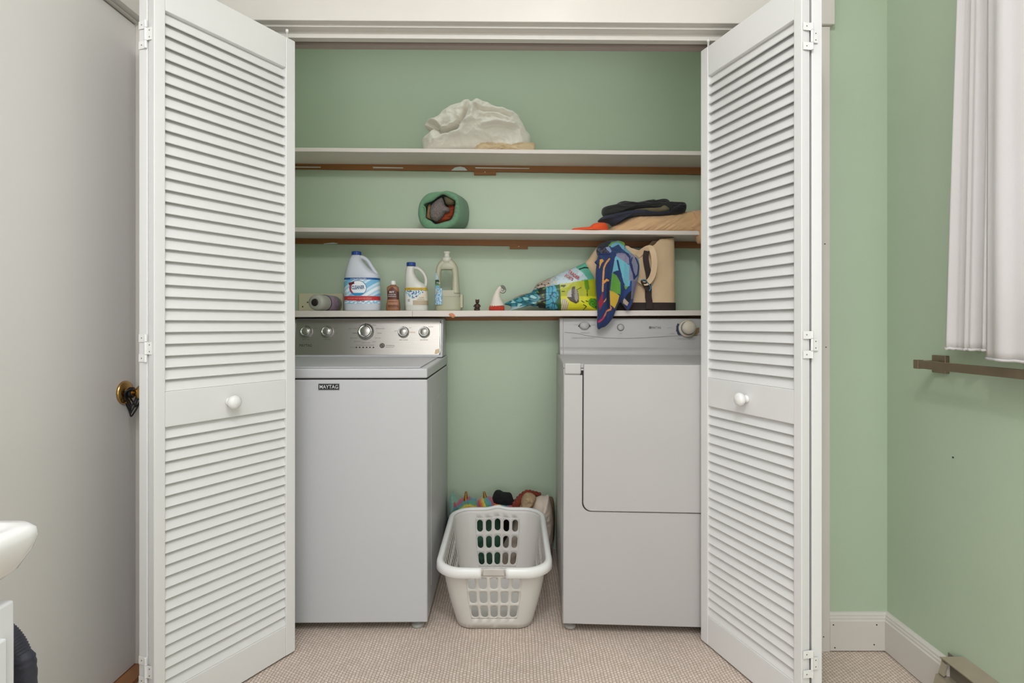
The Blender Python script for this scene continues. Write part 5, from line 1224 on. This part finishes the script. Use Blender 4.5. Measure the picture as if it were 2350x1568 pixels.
curtain(1.385, .66, 1.388, .60, XR-.086, 5.5, .008, 'wide white curtain panel at the right edge overlapping the narrow one', 1.8, hem=1.010)
CRD = mat('rod_white', (220,218,214), .4)
rod = thing('curtain_rod', (XR-.07, 1.05, 2.30), 'white curtain rod above the window', 'curtain rod')
MB().lathe([(0,0),(.008,0),(.008,1.02),(0,1.02)], (XR-.07, .55, 2.305), (0,1,0), 16).build('rod', CRD, rod, smooth=True)
for y in (.57, 1.55): MB().box((XR-.075, y-.008, 2.295), (XR-.0005, y+.008, 2.315)).build('bracket', CRD, rod)
BRZ = mat('aged_bronze', (134, 118, 98), .38, metal=.6, var=.08, vscale=20)
tbx = 1.190; tby = 1.637; tbz = P(2108, 836, 1.637).z
tbr = thing('towel_bar', (XR, tby, tbz), 'aged bronze square towel bar on the right wall under the curtain', 'towel bar')
MB().box((tbx-.005, .95, tbz-.0115), (tbx+.005, tby-.004, tbz+.0115)).build('bar', BRZ, tbr, bevel=.001)
for y in (tby, .945):
    po = MB().box((tbx-.007, y-.011, tbz-.013), (tbx+.011, y+.008, tbz+.013)).box((tbx+.009, y-.006, tbz-.009), (XR-.012, y+.005, tbz+.011)).build('bar_arm', BRZ, tbr, bevel=.0012)
    MB().box((XR-.014, y-.026, tbz-.026), (XR-.0004, y+.026, tbz+.026)).build('wall_plate', BRZ, tbr, bevel=.002)
VM = mat('beige_vent_metal', (172, 162, 142), .4, metal=.35, var=.04, vscale=20)
vt = thing('baseboard_vent', (XR-.02, 1.3, 0), 'beige metal baseboard vent with open slot at the lower right', 'vent')
yv0, yv1 = .95, 1.607
mb = MB()
def sheet(mb, a, c, t=.0014, y0=yv0, y1=yv1, y1b=None):
    (xa_, za_), (xb2, zb2_) = a, c; y1b = y1 if y1b is None else y1b
    n_ = Vector((zb2_-za_, 0, -(xb2-xa_))).normalized()*t
    p = [Vector((xa_, y0, za_)), Vector((xb2, y0, zb2_)), Vector((xb2, y1b, zb2_)), Vector((xa_, y1, za_))]
    mb.hexa(p+[q_+n_ for q_ in p])
hz_ = .1365
sheet(mb, (1.237, hz_), (XR-.001, .166), y1=1.6085, y1b=1.56)
sheet(mb, (1.237, hz_), (1.2405, hz_-.006), y1=1.612, y1b=1.612)
mb.build('hood', VM, vt)
sheet(mb := MB(), (1.2560, .060), (1.2560, .150)); mb.build('throat', mat('vent_inner', (120, 110, 98), .5), vt)
mb = MB(); sheet(mb, (1.256, .083), (1.222, .088)); sheet(mb, (1.222, .088), (1.200, .004)); mb.build('vent_front', VM, vt)
mb = MB(); pl_ = [(XR-.001, .003), (1.201, .004), (1.223, .086), (1.235, .098), (1.238, hz_), (XR-.001, hz_-.001)]
mb.prism(pl_, 'y', yv1-.001, yv1+.0005); mb.build('end_cap', VM, vt)
mb = MB(); mb.prism([(1.228, .092), (1.236, .098), (1.238, .125)], 'y', yv1-.02, yv1); mb.build('slot_tab', VM, vt)
# small wall nail
tag(MB().lathe([(0,0),(.0022,0),(.0022,.002),(0,.002)], (XR-.0005, 1.2646*F/(2188-CX), CZ+(HY-1050)*1.2646/(2188-CX)), (-1,0,0), 10).build('wall_nail', DKINK), 'tiny dark nail head in the green right wall', 'nail')
# ceiling lamps (bases above the bulbs)
for (nm, x, y, lab) in (('ceiling_light', .06, .15, 'round ceiling light above the camera'), ('ceiling_light', .20, 1.22, 'round ceiling light in front of the closet')):
    cl = thing(nm, (x, y, ZC), lab, 'ceiling light')
    MB().lathe([(0,-.03),(.03,-.03),(.12,-.012),(.12,-.0005),(0,-.0005)], (x, y, ZC), (0,0,1), 32).build('lamp_base', WHITEP, cl, smooth=False)
cl = thing('added_closet_light', (-.16, 2.24, ZC), 'added unseen white tray above the closet fill light', 'ceiling light')  # made-up fixture out of view, added to go with the closet fill
MB().box((-1.01, 2.10, ZC-.03), (.69, 2.38, ZC-.0005)).build('added_light_tray', WHITEP, cl, bevel=.004)
